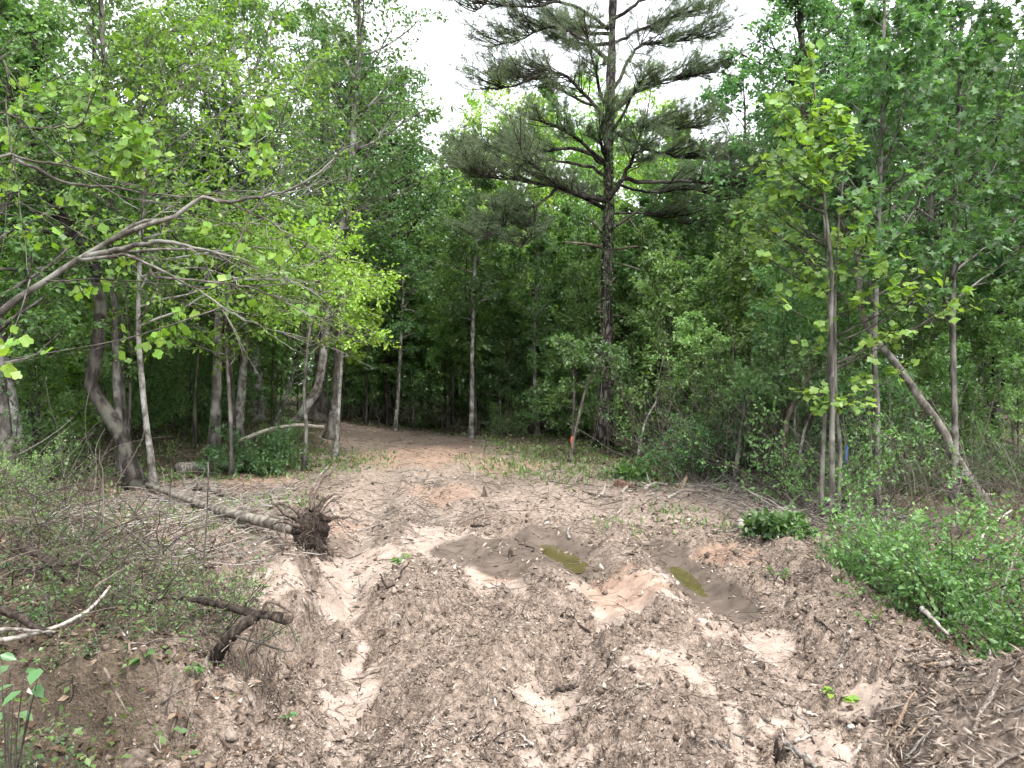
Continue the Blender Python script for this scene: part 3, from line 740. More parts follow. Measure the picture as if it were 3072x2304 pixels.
custom_tree('hardwood_tree', 'thin grey stem just right of the dark bent trunk, behind the straight grey one', [(131, 478), (128, 440), (122, 400), (119, 340), (120, 260), (124, 150)],
            5.5, 2.5, 'bark_grey', 'leaf_fresh', 103, d=14.5, extend=2, t0=.6, nlimb=18, limb=1.6, sub=6, twig=5, lpt=8, ls=.09)
custom_tree('hardwood_tree', 'thin blotchy white stem at the head of the fallen log', [(153, 487), (150, 455), (145, 426), (140, 387), (136, 349), (134, 310), (136, 240), (141, 170), (140, 110)],
            6.5, 2.5, 'bark_pale', 'leaf_bright', 104, d=foot_depth(136, 488) + .3, extend=1.0, bias=(1.2, -.35, .1), t0=.36, nlimb=22, limb=3.2, limb_up=.0, sub=7, twig=5, lpt=7, ls=.08)
custom_tree('hardwood_tree', 'tall pale grey tree behind the vine-covered log', [(256, 431), (255, 379), (253, 333), (247, 271), (246, 216), (245, 170), (238, 123), (233, 70), (228, 31), (227, -20)],
            13, 6, 'bark_pale', 'leaf_fresh', 105, d=21.5, extend=2.5, t0=.32, nlimb=30, limb=3.0, sub=7, twig=5, lpt=9, ls=.11)
custom_tree('hardwood_tree', 'leaning pale tree whose trunk snakes up to the treetops left of the sky gap', [(279, 448), (296, 421), (315, 393), (322, 355), (326, 300), (331, 245), (345, 208), (350, 153), (354, 93), (359, 46), (357, -10)],
            9, 4, 'bark_pale', 'leaf_fresh', 106, d=18.5, extend=1.5, ybend=.6, t0=.38, nlimb=30, limb=2.3, sub=7, twig=5, lpt=9, ls=.10)
custom_tree('hardwood_tree', 'stout dark trunk in the shade behind the leaning pale tree', [(318, 438), (319, 410), (320, 370), (321, 300), (322, 200), (324, 90)],
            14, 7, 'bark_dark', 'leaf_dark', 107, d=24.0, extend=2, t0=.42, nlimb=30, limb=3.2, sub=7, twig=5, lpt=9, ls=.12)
custom_tree('hardwood_tree', 'grey trunk leaning slightly right at the left corner of the clearing', [(330, 446), (333, 420), (336, 392), (338, 340), (342, 270), (350, 180), (352, 100)],
            10, 5, 'bark_grey', 'leaf_mid', 108, d=19.8, extend=1.5, t0=.42, nlimb=28, limb=2.4, sub=7, twig=5, lpt=9, ls=.10)
custom_tree('hardwood_tree', 'very thin pale stem standing at the left corner of the clearing', [(335, 456), (337, 430), (338, 400), (340, 360), (341, 320), (346, 270)],
            5, 2.2, 'bark_pale', 'leaf_bright', 109, d=16.8, t0=.5, nlimb=16, limb=1.1, sub=6, twig=5, lpt=8, ls=.085)
custom_tree('hardwood_tree', 'dark straight trunk in the deep shade left of the far clearing edge', [(387, 428), (388, 390), (389, 350), (391, 280), (394, 190)],
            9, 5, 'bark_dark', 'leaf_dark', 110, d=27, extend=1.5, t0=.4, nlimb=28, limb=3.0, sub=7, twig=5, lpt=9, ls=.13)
custom_tree('hardwood_tree', 'leaning dark stub of a trunk crossing the pale leaning tree', [(272, 440), (276, 425), (280, 410), (288, 385), (296, 350)],
            5, 2.5, 'bark_pale', 'leaf_fresh', 111, d=20.5, extend=1.0, t0=.45, nlimb=14, limb=1.3, sub=5, twig=5, lpt=8, ls=.10)
custom_tree('hardwood_tree', 'short dark tree between the pale grey tree and the leaning one', [(196, 436), (196, 415), (197, 390), (198, 350), (201, 290)],
            6, 3, 'bark_dark', 'leaf_fresh', 112, d=22, extend=2.5, t0=.35, nlimb=24, limb=2.2, sub=7, twig=5, lpt=8, ls=.11)
custom_tree('hardwood_tree', 'dark trunk in the shade behind the thin blotchy white stem', [(165, 432), (166, 400), (166, 370), (168, 300), (170, 200)],
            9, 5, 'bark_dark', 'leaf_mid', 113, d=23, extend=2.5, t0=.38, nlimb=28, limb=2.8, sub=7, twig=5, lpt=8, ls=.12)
custom_tree('hardwood_tree', 'reddish dark trunk with a peeling side left of the pale grey tree', [(217, 430), (217, 400), (218, 360), (221, 280), (226, 190)],
            7, 4, 'bark_brown', 'leaf_fresh', 114, d=24.5, extend=2.5, t0=.38, nlimb=28, limb=2.8, sub=7, twig=5, lpt=8, ls=.12)

custom_tree('maple_tree', 'slender maple with yellow green sprays in front of the tall pale grey tree', [(232, 470), (230, 430), (226, 380), (222, 330), (226, 280), (224, 235)],
            4.5, 2, 'bark_grey', 'leaf_bright', 115, d=13.0, t0=.42, nlimb=24, limb=1.9, bias=(.1, -.3, 0), limb_up=.0, sub=7, twig=5, lpt=6, ls=.075)
custom_tree('maple_tree', 'slender maple with yellow green sprays in front of the leaning pale tree', [(304, 462), (306, 430), (303, 390), (306, 340), (311, 290), (308, 240)],
            4.0, 2, 'bark_grey', 'leaf_bright', 116, d=14.2, t0=.45, nlimb=24, limb=1.9, bias=(.25, -.3, 0), limb_up=.0, sub=7, twig=5, lpt=6, ls=.078)
# slim saplings on the far edge of the clearing
SAP = dict(t0=.42, nlimb=20, limb=1.25, sub=6, twig=5, lpt=8, ls=.11, limb_up=.03, ang=70)
for i, (lab, pts, w, kw) in enumerate((
    ('thin grey sapling leaning right beside the darkest shade of the far wood', [(395, 431), (398, 395), (400, 349), (402, 300), (404, 240)], 4.2, {}),
    ('thin bare sapling bowed to the right with a leafy tip at the far edge', [(422, 424), (424, 390), (427, 349), (428, 340)], 4.0, dict(t0=.9, nlimb=7, limb=.4)),
    ('tallest straight sapling in the middle of the far clearing edge', [(471, 438), (472, 400), (472, 350), (474, 287), (476, 220), (475, 170)], 5.0, {}),
    ('broken thin sapling stem with no leaves in the far wood', [(479, 430), (480, 408), (481, 387)], 2.6, dict(t0=.9, nlimb=3, limb=.15, lpt=2)),
    ('pale sapling with a gentle bow left of the big pine', [(538, 437), (537, 410), (535, 385), (535, 333), (536, 290), (540, 230)], 4.4, {}),
    ('leaning grey sapling in the shade left of the pale bowed one', [(526, 433), (523, 412), (521, 395), (520, 360), (519, 310)], 3.4, {}),
    ('short slim sapling in the middle shade of the far wood', [(501, 433), (500, 415), (500, 395), (499, 350)], 3.0, {}),
    ('slender sapling standing right in front of the big pine trunk', [(609, 455), (608, 430), (609, 410), (609, 385), (611, 350)], 3.0, dict(t0=.55, nlimb=7, limb=.7, lpt=4, ls=.085, bias=(.6, -.2, 0))),
    ('grey sapling leaning right across the foot of the big pine', [(569, 463), (576, 430), (586, 390), (595, 370), (602, 356)], 4.0, dict(t0=.8, nlimb=8, limb=.75, lpt=5, ls=.085)),
    ('thin upright sapling left of the sapling that leans across the pine', [(572, 455), (573, 430), (574, 405), (574, 370), (573, 340)], 3.0, dict(t0=.5, nlimb=9, limb=.6, lpt=4, ls=.08)),
    ('straight slim sapling a little right of the big pine', [(645, 442), (647, 405), (648, 364), (649, 310), (650, 256), (652, 200)], 4.2, {}),
)):
    k = dict(SAP); k.update(kw)
    custom_tree('sapling', lab, pts, w, w * .45, 'bark_sapling' if i not in (0, 1, 2, 4, 5, 6) else 'bark_pale', ('leaf_mid', 'leaf_fresh')[i % 2], 130 + i, ybend=.2, group='saplings along the clearing edge', **k)

custom_tree('oak_tree', 'dense green oak crown filling the sky between the big pine and the tulip sapling', [(806, 462), (806, 400), (805, 330), (806, 250), (808, 170), (806, 90), (802, 20)],
            11, 6, 'bark_dark', 'leaf_mid', 140, d=16.5, extend=.9, t0=.42, nlimb=38, limb=2.1, prof='oval', sub=8, twig=5, lpt=9, ls=.10)
M['bark_lean'] = bark_mat('bark_lean', [(.045, .038, .031), (.105, .092, .077), (.19, .172, .15)], (8, 8, 5), lichen=(.20, .19, .17))
# right side: stems around the tulip sapling
RT = dict(t0=.45, nlimb=22, limb=1.5, sub=6, twig=5, lpt=8, ls=.075)
custom_tree('hardwood_tree', 'grey trunk bent over and leaning left above the right brush', [(984, 504), (958, 461), (944, 430), (924, 400), (911, 379), (895, 355), (882, 339), (871, 318), (868, 298), (867, 253), (854, 221), (837, 199), (820, 160)],
            10.5, 3, 'bark_lean', 'leaf_dark', 150, ybend=.4, t0=.72, nlimb=16, limb=1.2, sub=6, twig=5, lpt=8, ls=.075)
custom_tree('hardwood_tree', 'straight slim grey trunk behind the leaning one at right', [(953, 504), (956, 450), (957, 390), (958, 318), (961, 240), (965, 150), (966, 60)],
            6.5, 3, 'bark_grey', 'leaf_dark', 151, extend=1.5, t0=.35, nlimb=30, limb=2.1, sub=7, twig=5, lpt=6, ls=.092, tmpl='star')
custom_tree('hardwood_tree', 'slim trunk wound with a dark vine between the tulip sapling and the leaning trunk', [(877, 510), (878, 460), (879, 395), (878, 356), (882, 300), (888, 200), (890, 110)],
            6, 3, 'bark_grey', 'leaf_dark', 152, extend=1.5, t0=.42, nlimb=26, limb=1.9, sub=7, twig=5, lpt=6, ls=.088, tmpl='star')
for i, (lab, pts, w, kw) in enumerate((
    ('leaning grey stem in the thicket left of the tulip sapling', [(734, 488), (739, 455), (745, 420), (752, 385)], 5, dict(t0=.75, nlimb=8, limb=.6)),
    ('forked brown stem leaning right in the thicket', [(781, 503), (785, 460), (791, 418), (805, 390), (818, 360)], 6, dict(t0=.7, nlimb=10, limb=.8)),
    ('thin pale crooked stem just left of the twin tulip trunks', [(808, 486), (802, 455), (797, 430), (799, 400), (795, 370)], 3.2, dict(t0=.7, nlimb=8, limb=.6)),
    ('white dead stem leaning right at the left end of the thicket', [(636, 466), (645, 426), (656, 404), (664, 388)], 3.4, dict(t0=.9, nlimb=3, limb=.2, lpt=1)),
    ('thin whitish stem rising from the grass right of the pine', [(662, 468), (664, 445), (669, 432), (672, 418)], 2.6, dict(t0=.85, nlimb=3, limb=.25, lpt=1)),
    ('dark crooked stem crossing behind the forked brown one', [(795, 495), (803, 450), (812, 420), (828, 396)], 4, dict(t0=.8, nlimb=8, limb=.7)),
)):
    k = dict(t0=.7, nlimb=9, limb=.7, sub=5, twig=4, lpt=6, ls=.07); k.update(kw)
    custom_tree('thicket_stem', lab, pts, w, w * .45, ('bark_grey', 'bark_brown', 'bark_pale')[i % 3] if i != 3 else 'bark_pale', 'leaf_mid', 160 + i, cat='tree', ybend=.2, group='stems in the right thicket', **k)
# ------------------------------------------------------------------ prototypes for the woods
def proto(name, seed, H, r, leaf, bark, tmpl, **kw):
    p, rad = straight(H, r, seed)
    wood, lv = tree_geo(seed, p, rad, tmpl=tmpl, sides=7, **kw)
    V, f = leaf_geo(*lv, tmpl)
    return (wood.mesh('trunk', M[bark], True), mk_mesh('crown', V, f, M[leaf]), H)

FAR = [proto('f', 200 + i, 12, .13, lf, bk, 'rhomb', t0=.22, nlimb=34, limb=3.0, prof=pr, sub=7, twig=5, lpt=9, ls=.155, tubes_lvl=2)
       for i, (lf, bk, pr) in enumerate((('leaf_fresh', 'bark_grey', 'oval'), ('leaf_mid', 'bark_dark', 'oval'), ('leaf_bright', 'bark_grey', 'top'), ('leaf_dark', 'bark_dark', 'oval'), ('leaf_mid', 'bark_sapling', 'low')))]
MID = [proto('m', 220 + i, 10, .11, lf, bk, tm, t0=.25, nlimb=32, limb=2.6, prof=pr, sub=8, twig=5, lpt=7 if tm == 'star' else 9, ls=.096 if tm == 'star' else .092, tubes_lvl=2)
       for i, (lf, bk, pr, tm) in enumerate((('leaf_fresh', 'bark_grey', 'oval', 'oval'), ('leaf_mid', 'bark_grey', 'oval', 'oval'), ('leaf_dark', 'bark_dark', 'oval', 'star'), ('leaf_fresh', 'bark_pale', 'top', 'rhomb')))]
SPL = [proto('s', 240 + i, 5.5, .035, lf, 'bark_sapling', 'rhomb', t0=.34, nlimb=28, limb=1.3, prof=pr, sub=6, twig=4, lpt=8, ls=.10, limb_up=.02, ang=72, flat_=1.0, tubes_lvl=1)
       for i, (lf, pr) in enumerate((('leaf_mid', 'oval'), ('leaf_fresh', 'oval'), ('leaf_dark', 'top'), ('leaf_mid', 'low'), ('leaf_fresh', 'low')))]

BUSHY = [proto('b', 250 + i, 4.2, .028, lf, 'bark_sapling', 'rhomb', t0=.07, nlimb=34, limb=1.25, prof=pr, sub=6, twig=4, lpt=8, ls=.085, limb_up=.03, ang=68, flat_=.8, tubes_lvl=1)
         for i, (lf, pr) in enumerate((('leaf_fresh', 'low'), ('leaf_mid', 'low'), ('leaf_fresh', 'oval'), ('leaf_bright', 'low')))]

def shrub_geo(seed, H, n_stem, ls, tmpl, lpt, spread=.6, sub=7, twig=4, droop=.2):
    rng = np.random.default_rng(seed)
    W = Geo()
    az = rng.uniform(0, 2 * np.pi, n_stem); rr = rng.uniform(0, .12 * H, n_stem)
    P0 = np.stack([np.cos(az) * rr, np.sin(az) * rr, np.full(n_stem, -.03)], 1)
    D = np.stack([np.cos(az) * spread, np.sin(az) * spread, np.ones(n_stem)], 1) + rng.normal(size=(n_stem, 3)) * .2
    L = H * rng.uniform(.6, 1.15, n_stem)
    s = grow_lines(rng, P0, D, L, 8, .12, -.03)
    W.tube(s, (.004 + .005 * H) * np.linspace(1, .3, 8)[None] * np.ones((n_stem, 1)), 4, cap=False)
    P1, T1 = sample(s, rng.uniform(.2, 1, (n_stem, sub))); P1 = P1.reshape(-1, 3); T1 = T1.reshape(-1, 3)
    L1 = np.repeat(L, sub) * .32 * rng.uniform(.5, 1.3, len(P1))
    b = grow_lines(rng, P1, side_dirs(rng, T1, .9), L1, 4, .2, 0)
    W.tube(b, (.0015 + .0018 * H) * np.linspace(1, .4, 4)[None] * np.ones((len(b), 1)), 3, cap=False)
    P2, T2 = sample(b, rng.uniform(.1, 1, (len(b), twig))); P2 = P2.reshape(-1, 3); T2 = T2.reshape(-1, 3)
    tw = grow_lines(rng, P2, side_dirs(rng, T2, .9), np.repeat(L1, twig) * .45 + .03, 3, .2, 0)
    return W, leaves_on(rng, tw, None, lpt, ls, droop, .8)

def shrub_proto(seed, H, n, ls, tmpl, lpt, leaf, **kw):
    W, lv = shrub_geo(seed, H, n, ls, tmpl, lpt, **kw)
    V, f = leaf_geo(*lv, tmpl)
    return (W.mesh('stems', M['bark_sapling'], True), mk_mesh('foliage', V, f, M[leaf]), H)
SHR = [shrub_proto(260, 1.3, 12, .055, 'oval', 7, 'leaf_shrub'), shrub_proto(261, 1.1, 10, .06, 'rhomb', 8, 'leaf_mid'), shrub_proto(262, 1.5, 12, .05, 'rhomb', 8, 'leaf_fresh', spread=.8),
       shrub_proto(263, .8, 10, .06, 'oval', 6, 'leaf_shrub', spread=1.1), shrub_proto(264, 1.8, 14, .06, 'rhomb', 8, 'leaf_dark')]

def put(pr, name, label, cat, x, y, s, group, rng, a='trunk', b='crown', sxy=1.0):
    t = thing(name, label, cat, (x, y, gz(x, y)), rng.uniform(0, 6.28), group)
    t.scale = (s * sxy, s * sxy, s); t.rotation_euler[0] = rng.normal() * .03; t.rotation_euler[1] = rng.normal() * .03
    ob(a, pr[0], t); ob(b, pr[1], t)
    return t

SKY_X = [-400, 395, 425, 440, 470, 500, 530, 570, 620, 660, 700, 735, 760, 900, 930, 970, 1500]
SKY_Y = [-160, -40, 40, 130, 152, 132, 108, 98, 112, 128, 112, 60, -10, -20, 50, 10, -120]
def max_h(x, y, ground_z):
    px = 512 + FPX * x / y
    return CZ - ground_z + (384 - np.interp(px, SKY_X, SKY_Y)) / FPX * y

taken = [(o.location.x, o.location.y) for o in COL.objects if o.get('category') == 'tree']
def free(x, y, r):
    for a, b in taken:
        if (a - x) ** 2 + (b - y) ** 2 < r * r: return False
    taken.append((x, y)); return True

def zone(x, y):
    px = 512 + FPX * x / y
    if px < 75: return 'left of the bent dark tree'
    if px < 150: return 'right behind the bent dark tree'
    if px < 240: return 'left of the tall pale tree'
    if px < 345: return 'around the leaning pale tree'
    if px < 400: return 'left of the sky gap'
    if px < 440: return 'below the left rim of the sky gap'
    if px < 500: return 'under the sky gap'
    if px < 570: return 'just left of the big pine'
    if px < 640: return 'behind the big pine'
    if px < 720: return 'just right of the big pine'
    if px < 800: return 'left of the tulip sapling'
    if px < 870: return 'behind the tulip sapling'
    if px < 950: return 'behind the leaning right trunk'
    return 'at the far right'

rng = np.random.default_rng(99)
cnt = dict(far=0, mid=0, spl=0, shr=0)
# tall trees near the frame: middle distance
def scatter(kind, n, xr, yr, rmin, sd_min, fn, pxr=(-110, 1140)):
    k = 0; tries = 0
    while k < n and tries < n * 60:
        tries += 1
        x = rng.uniform(*xr); y = rng.uniform(*yr)
        px = 512 + FPX * x / y
        if not (pxr[0] < px < pxr[1]): continue
        if sdq(x, y) < sd_min: continue
        if not free(x, y, rmin): continue
        if y < 20 and abs(px - 606) < 30: continue
        fn(x, y, px); k += 1
    cnt[kind] += k
TONE = {'leaf_fresh': 'fresh green', 'leaf_mid': 'mid green', 'leaf_dark': 'dark green', 'leaf_bright': 'yellow green', 'leaf_shrub': 'bright green'}
def tone(pr): return TONE[pr[1].materials[0].name]
def f_mid(x, y, px):
    pr = MID[rng.choice(4, p=(.35, .25, .10, .30) if px < 480 else (.25, .25, .40, .1))]
    h = min(rng.uniform(8.0, 12.0), max_h(x, y, gz(x, y)) * rng.uniform(.85, 1.0))
    put(pr, 'hardwood_tree', ('tall ' if h > 10 else 'shorter ') + tone(pr) + ' hardwood ' + zone(x, y), 'tree', x, y, h / pr[2], 'nearer woodland trees ' + zone(x, y), rng, sxy=max(1, 9.5 / h) ** .5)
def f_far(x, y, px):
    pr = FAR[rng.choice(5, p=(.36, .10, .40, .02, .12))]
    h = min(rng.uniform(10, 15), max_h(x, y, gz(x, y)) * rng.uniform(.8, 1.0))
    put(pr, 'woodland_tree', ('' if y < 34 else 'distant ') + tone(pr) + ' treetop ' + zone(x, y), 'tree', x, y, h / pr[2], 'far woodland trees ' + zone(x, y), rng, sxy=max(1, 11 / h) ** .6)
def f_spl(x, y, px):
    pr = SPL[rng.choice(5, p=(.22, .28, .06, .18, .26))]
    h = min(rng.uniform(3.6, 7.0), max_h(x, y, gz(x, y)))
    put(pr, 'sapling', ('tall ' if h > 5.3 else 'low ') + tone(pr) + ' sapling ' + zone(x, y), 'tree', x, y, h / pr[2], 'understory saplings ' + zone(x, y), rng)
def f_shr(x, y, px):
    pr = SHR[rng.choice(5, p=(.22, .25, .25, .1, .18))]; s = rng.uniform(.55, 1.1) * (.6 if px > 840 or (100 < px < 340) else 1)
    put(pr, 'shrub', ('big ' if s * pr[2] > 1.1 else 'small ') + tone(pr) + ' shrub ' + zone(x, y), 'shrub', x, y, s, 'undergrowth shrubs ' + zone(x, y), rng, 'stems', 'foliage')

def f_bushy(x, y, px):
    pr = BUSHY[rng.choice(4, p=(.36, .34, .2, .1))]
    h = min(rng.uniform(2.6, 5.2) * (.75 if y < 14 else 1), max_h(x, y, gz(x, y)))
    put(pr, 'young_tree', ('taller ' if h > 3.6 else 'low ') + tone(pr) + ' bushy tree ' + zone(x, y), 'tree', x, y, h / pr[2], 'bushy young trees on the wood edge ' + zone(x, y), rng)
def edge(n, sd0, sd1, yr, rmin, fn, pxr):
    k = tries = 0
    while k < n and tries < n * 200:
        tries += 1
        y = rng.uniform(*yr); px = rng.uniform(*pxr); x = (px - 512) / FPX * y
        sd = sdq(x, y)
        if not (sd0 < sd < sd1) or (y < 20 and abs(px - 604) < 34) or not free(x, y, rmin): continue
        fn(x, y, px); k += 1
    print('edge', k)
edge(20, 1.0, 4, (11.5, 20), .8, f_bushy, (705, 865))
edge(6, .9, 4, (15.5, 20), .8, f_bushy, (665, 720))
edge(14, 1.5, 5, (12, 20), .9, f_bushy, (860, 1080))
edge(16, .5, 3, (20.6, 25), .8, f_bushy, (545, 680))
edge(12, 1.2, 5.0, (24, 30), .9, f_bushy, (345, 600))
edge(26, .4, 4.0, (22.5, 29), .8, f_spl, (345, 600))
edge(16, 1.0, 6, (17, 27), .9, f_bushy, (130, 345))
edge(8, 1.5, 6, (13, 20), .9, f_bushy, (-40, 50))
edge(5, 1.5, 6, (16, 22), .9, f_bushy, (50, 130))
scatter('mid', 12, (-14, -5.5), (10, 20), 1.4, 1.4, f_mid, (-110, 330))
scatter('mid', 9, (5.2, 14), (10.5, 20), 1.4, 1.5, f_mid, (860, 1140))
scatter('mid', 5, (4, 14), (19.5, 24), 1.6, 1.5, f_mid, (740, 900))
scatter('mid', 7, (-12, 0), (18, 27), 1.4, 1.3, f_mid, (60, 430))
for k, (px, top, d, lab) in enumerate(((452, 148, 31, 'pale green treetop at the foot of the sky gap, leftmost'), (486, 134, 33, 'pale green treetop below the lowest left pine limb'), (520, 116, 30, 'bright rounded treetop just left of the upper pine'),
                                       (556, 101, 32, 'tallest bright treetop right behind the pine'), (590, 112, 35, 'bright treetop hidden by the pine stem'), (636, 118, 31, 'bright treetop just right of the pine stem'), (682, 126, 33, 'bright treetop at the tips of the right pine limbs'))):
    x = (px - 512) / FPX * d; h = max_h(x, d, gz(x, d)) * 0 + CZ - gz(x, d) + (384 - top) / FPX * d
    pr = FAR[2 if k % 3 else 0]; taken.append((x, d)); put(pr, 'woodland_tree', lab, 'tree', x, d, h / pr[2], 'bright treetops behind the pine', rng, sxy=.85)
scatter('far', 60, (-34, 34), (24, 48), 1.7, 1.5, f_far)
scatter('far', 22, (-45, 45), (46, 70), 2.2, 1.5, f_far, (-60, 1084))
scatter('spl', 50, (-13, 14), (23.5, 36), .7, .2, f_spl, (330, 760))
scatter('spl', 16, (-12, -3.5), (13, 26), .8, 1.4, f_spl, (-60, 345))
scatter('spl', 12, (2.5, 12), (20.5, 27), .8, .9, f_spl, (560, 700))
scatter('spl', 18, (2.5, 12), (11.0, 26), .7, 1.2, f_spl, (690, 1090))
scatter('shr', 18, (2.6, 9), (9, 18), .55, .4, f_shr, (672, 840))
scatter('shr', 14, (4, 9), (10.5, 18), .55, .6, f_shr, (840, 1100))
scatter('shr', 9, (-11, -5), (9.5, 14), .6, .9, f_shr, (-60, 15))
scatter('shr', 16, (-11, -3), (15, 24), .7, 1.0, f_shr, (85, 340))
scatter('shr', 16, (-8, 5), (22, 29), .7, .6, f_shr, (330, 590))
print(cnt)
# ------------------------------------------------------------------ far wood that closes the view
def far_woods():
    rng = np.random.default_rng(5); n = 36000
    th = rng.uniform(-.78, .78, n); d = rng.uniform(66, 92, n)
    x = d * np.sin(th) / np.cos(th) * .98; y = d
    px = 512 + FPX * x / y
    top = CZ + (384 - np.interp(px, SKY_X, SKY_Y) - 12 + 26 * perlin(px / 26, px * 0 + 3, 6)) / FPX * y
    top = np.minimum(top, 17)
    z = rng.uniform(0, 1, n) ** .8 * top
    P = np.stack([x, y, z], 1)
    V, f = leaf_geo(P, rv(rng, n), norm(UP + rng.normal(size=(n, 3)) * .6), rng.uniform(.5, .95, n), 'rhomb')
    n2 = 20000; d2 = rng.uniform(38, 66, n2); th2 = rng.uniform(-.78, .78, n2)
    P2 = np.stack([d2 * th2, d2, rng.uniform(0, 1, n2) ** 1.6 * 4.5], 1)
    V2, f2 = leaf_geo(P2, rv(rng, n2), norm(UP + rng.normal(size=(n2, 3)) * .6), rng.uniform(.3, .6, n2), 'rhomb')
    f = [np.concatenate([f[0], f2[0] + len(V)])]; V = np.concatenate([V, V2])
    o = ob('far_woods', mk_mesh('far_woods', V, f, M['leaf_mid']))
    tag(o, 'hazy mass of distant treetops closing the view between the trunks', 'woods', kind='stuff')
far_woods()

# ------------------------------------------------------------------ tree made of leaf clusters with separate large leaves
def leaf_mesh(tmpl, mat, seed):
    V0, F0 = LEAF[tmpl]; rng = np.random.default_rng(seed)
    V = V0.copy(); V[:, 2] += .12 * V[:, 1] ** 2 * rng.uniform(-1.2, .3) + rng.normal(size=len(V)) * .015
    return mk_mesh('leaf', V, F0, mat)

from mathutils import Matrix, Vector
def leaf_object(parent, me, P, D, N, s):
    D = norm(D); X = norm(np.cross(D, N)); Z = np.cross(X, D)
    o = bpy.data.objects.new('leaf', me)
    m = Matrix(((X[0] * s, D[0] * s, Z[0] * s, P[0]), (X[1] * s, D[1] * s, Z[1] * s, P[1]), (X[2] * s, D[2] * s, Z[2] * s, P[2]), (0, 0, 0, 1)))
    COL.objects.link(o); o.parent = parent; o.matrix_local = m
    return o

def cluster_foliage(rng, root, base, stems, clusters, d0, ls, tmpl, mat, wood, n_obj=300, face=(0, -.5, .6), dspread=1.0, twig_r=.003, limb_r=.010, up_start=.6, droop=.35):
    """stems: list of (m,3) paths in world space; clusters: (px,py,rx,ry,n[,d])"""
    S = np.concatenate([smooth_path(s, 60) for s in stems])
    allP, allD, allN, allS, allO = [], [], [], [], []
    for cl in clusters:
        px, py, rx, ry, n = cl[:5]; d = cl[5] if len(cl) > 5 else d0
        c = at(px, py, d); R = np.array([rx / FPX * d, (rx + ry) * .5 / FPX * d * dspread, ry / FPX * d])
        hd = np.abs(S[:, 0] - c[0]).min()
        tgt = c - np.array([0, 0, R[2] * up_start + .55 * hd])
        q = S[np.argmin(((S - tgt) ** 2 * np.array([1, 1, 2.0])).sum(1))]
        mid = (q + c) * .5 + np.array([0, 0, -.04])
        limb = smooth_path([q, mid, c], 10); wood = Geo()
        wood.tube(limb - base, limb_r * np.linspace(1, .4, 10) * (.6 + .6 * min(1, np.linalg.norm(c - q))), 5, cap=False)
        nt_ = max(2, n // 4)
        u = rv(rng, nt_) * rng.uniform(.25, 1, (nt_, 1)) ** .5
        ends = c + u * R
        starts = limb[rng.integers(3, 10, nt_)]
        tw = np.stack([starts, (starts + ends) * .5 + rng.normal(size=(nt_, 3)) * .02, ends], 1)
        wood.tube(tw - base, np.array([1, .75, .5])[None] * twig_r * np.ones((nt_, 1)), 3, cap=False)
        P, T = sample(tw, np.concatenate([rng.uniform(.45, 1, (nt_, 3)), np.full((nt_, 1), .99)], 1)); P = P.reshape(-1, 3)[:n * 2]; T = T.reshape(-1, 3)[:n * 2]
        k = len(P)
        P = P + rng.normal(size=(k, 3)) * .03
        D = norm(T * .5 + rng.normal(size=(k, 3)) * np.array([.6, .6, .3]) - UP * droop)
        N = norm(np.asarray(face) + rng.normal(size=(k, 3)) * .38)
        ob('branch', wood.mesh('branch', M['bark_sapling'], True), root)
        allP.append(P); allD.append(D); allN.append(N); allS.append(ls * rng.uniform(.42, 1.25, k)); 
    P, D, N, S2 = map(np.concatenate, (allP, allD, allN, allS))
    order = np.argsort(-(S2 / np.maximum(P[:, 1], 1)))
    inview = np.abs(P[:, 0] / P[:, 1]) < .68
    order = np.concatenate([order[inview[order]], order[~inview[order]]])
    big, rest = order[:n_obj], order[n_obj:]
    mes = [leaf_mesh(tmpl, mat, 700 + i) for i in range(4)]
    for i in big: leaf_object(root, mes[rng.integers(4)], P[i] - base, D[i], N[i], float(S2[i]))
    if len(rest):
        V, f = leaf_geo(P[rest] - base, D[rest], N[rest], S2[rest], tmpl)
        o = ob('foliage', mk_mesh('foliage', V, f, mat), root); o['kind'] = 'stuff'
    print(root.name, 'leaves', len(P))

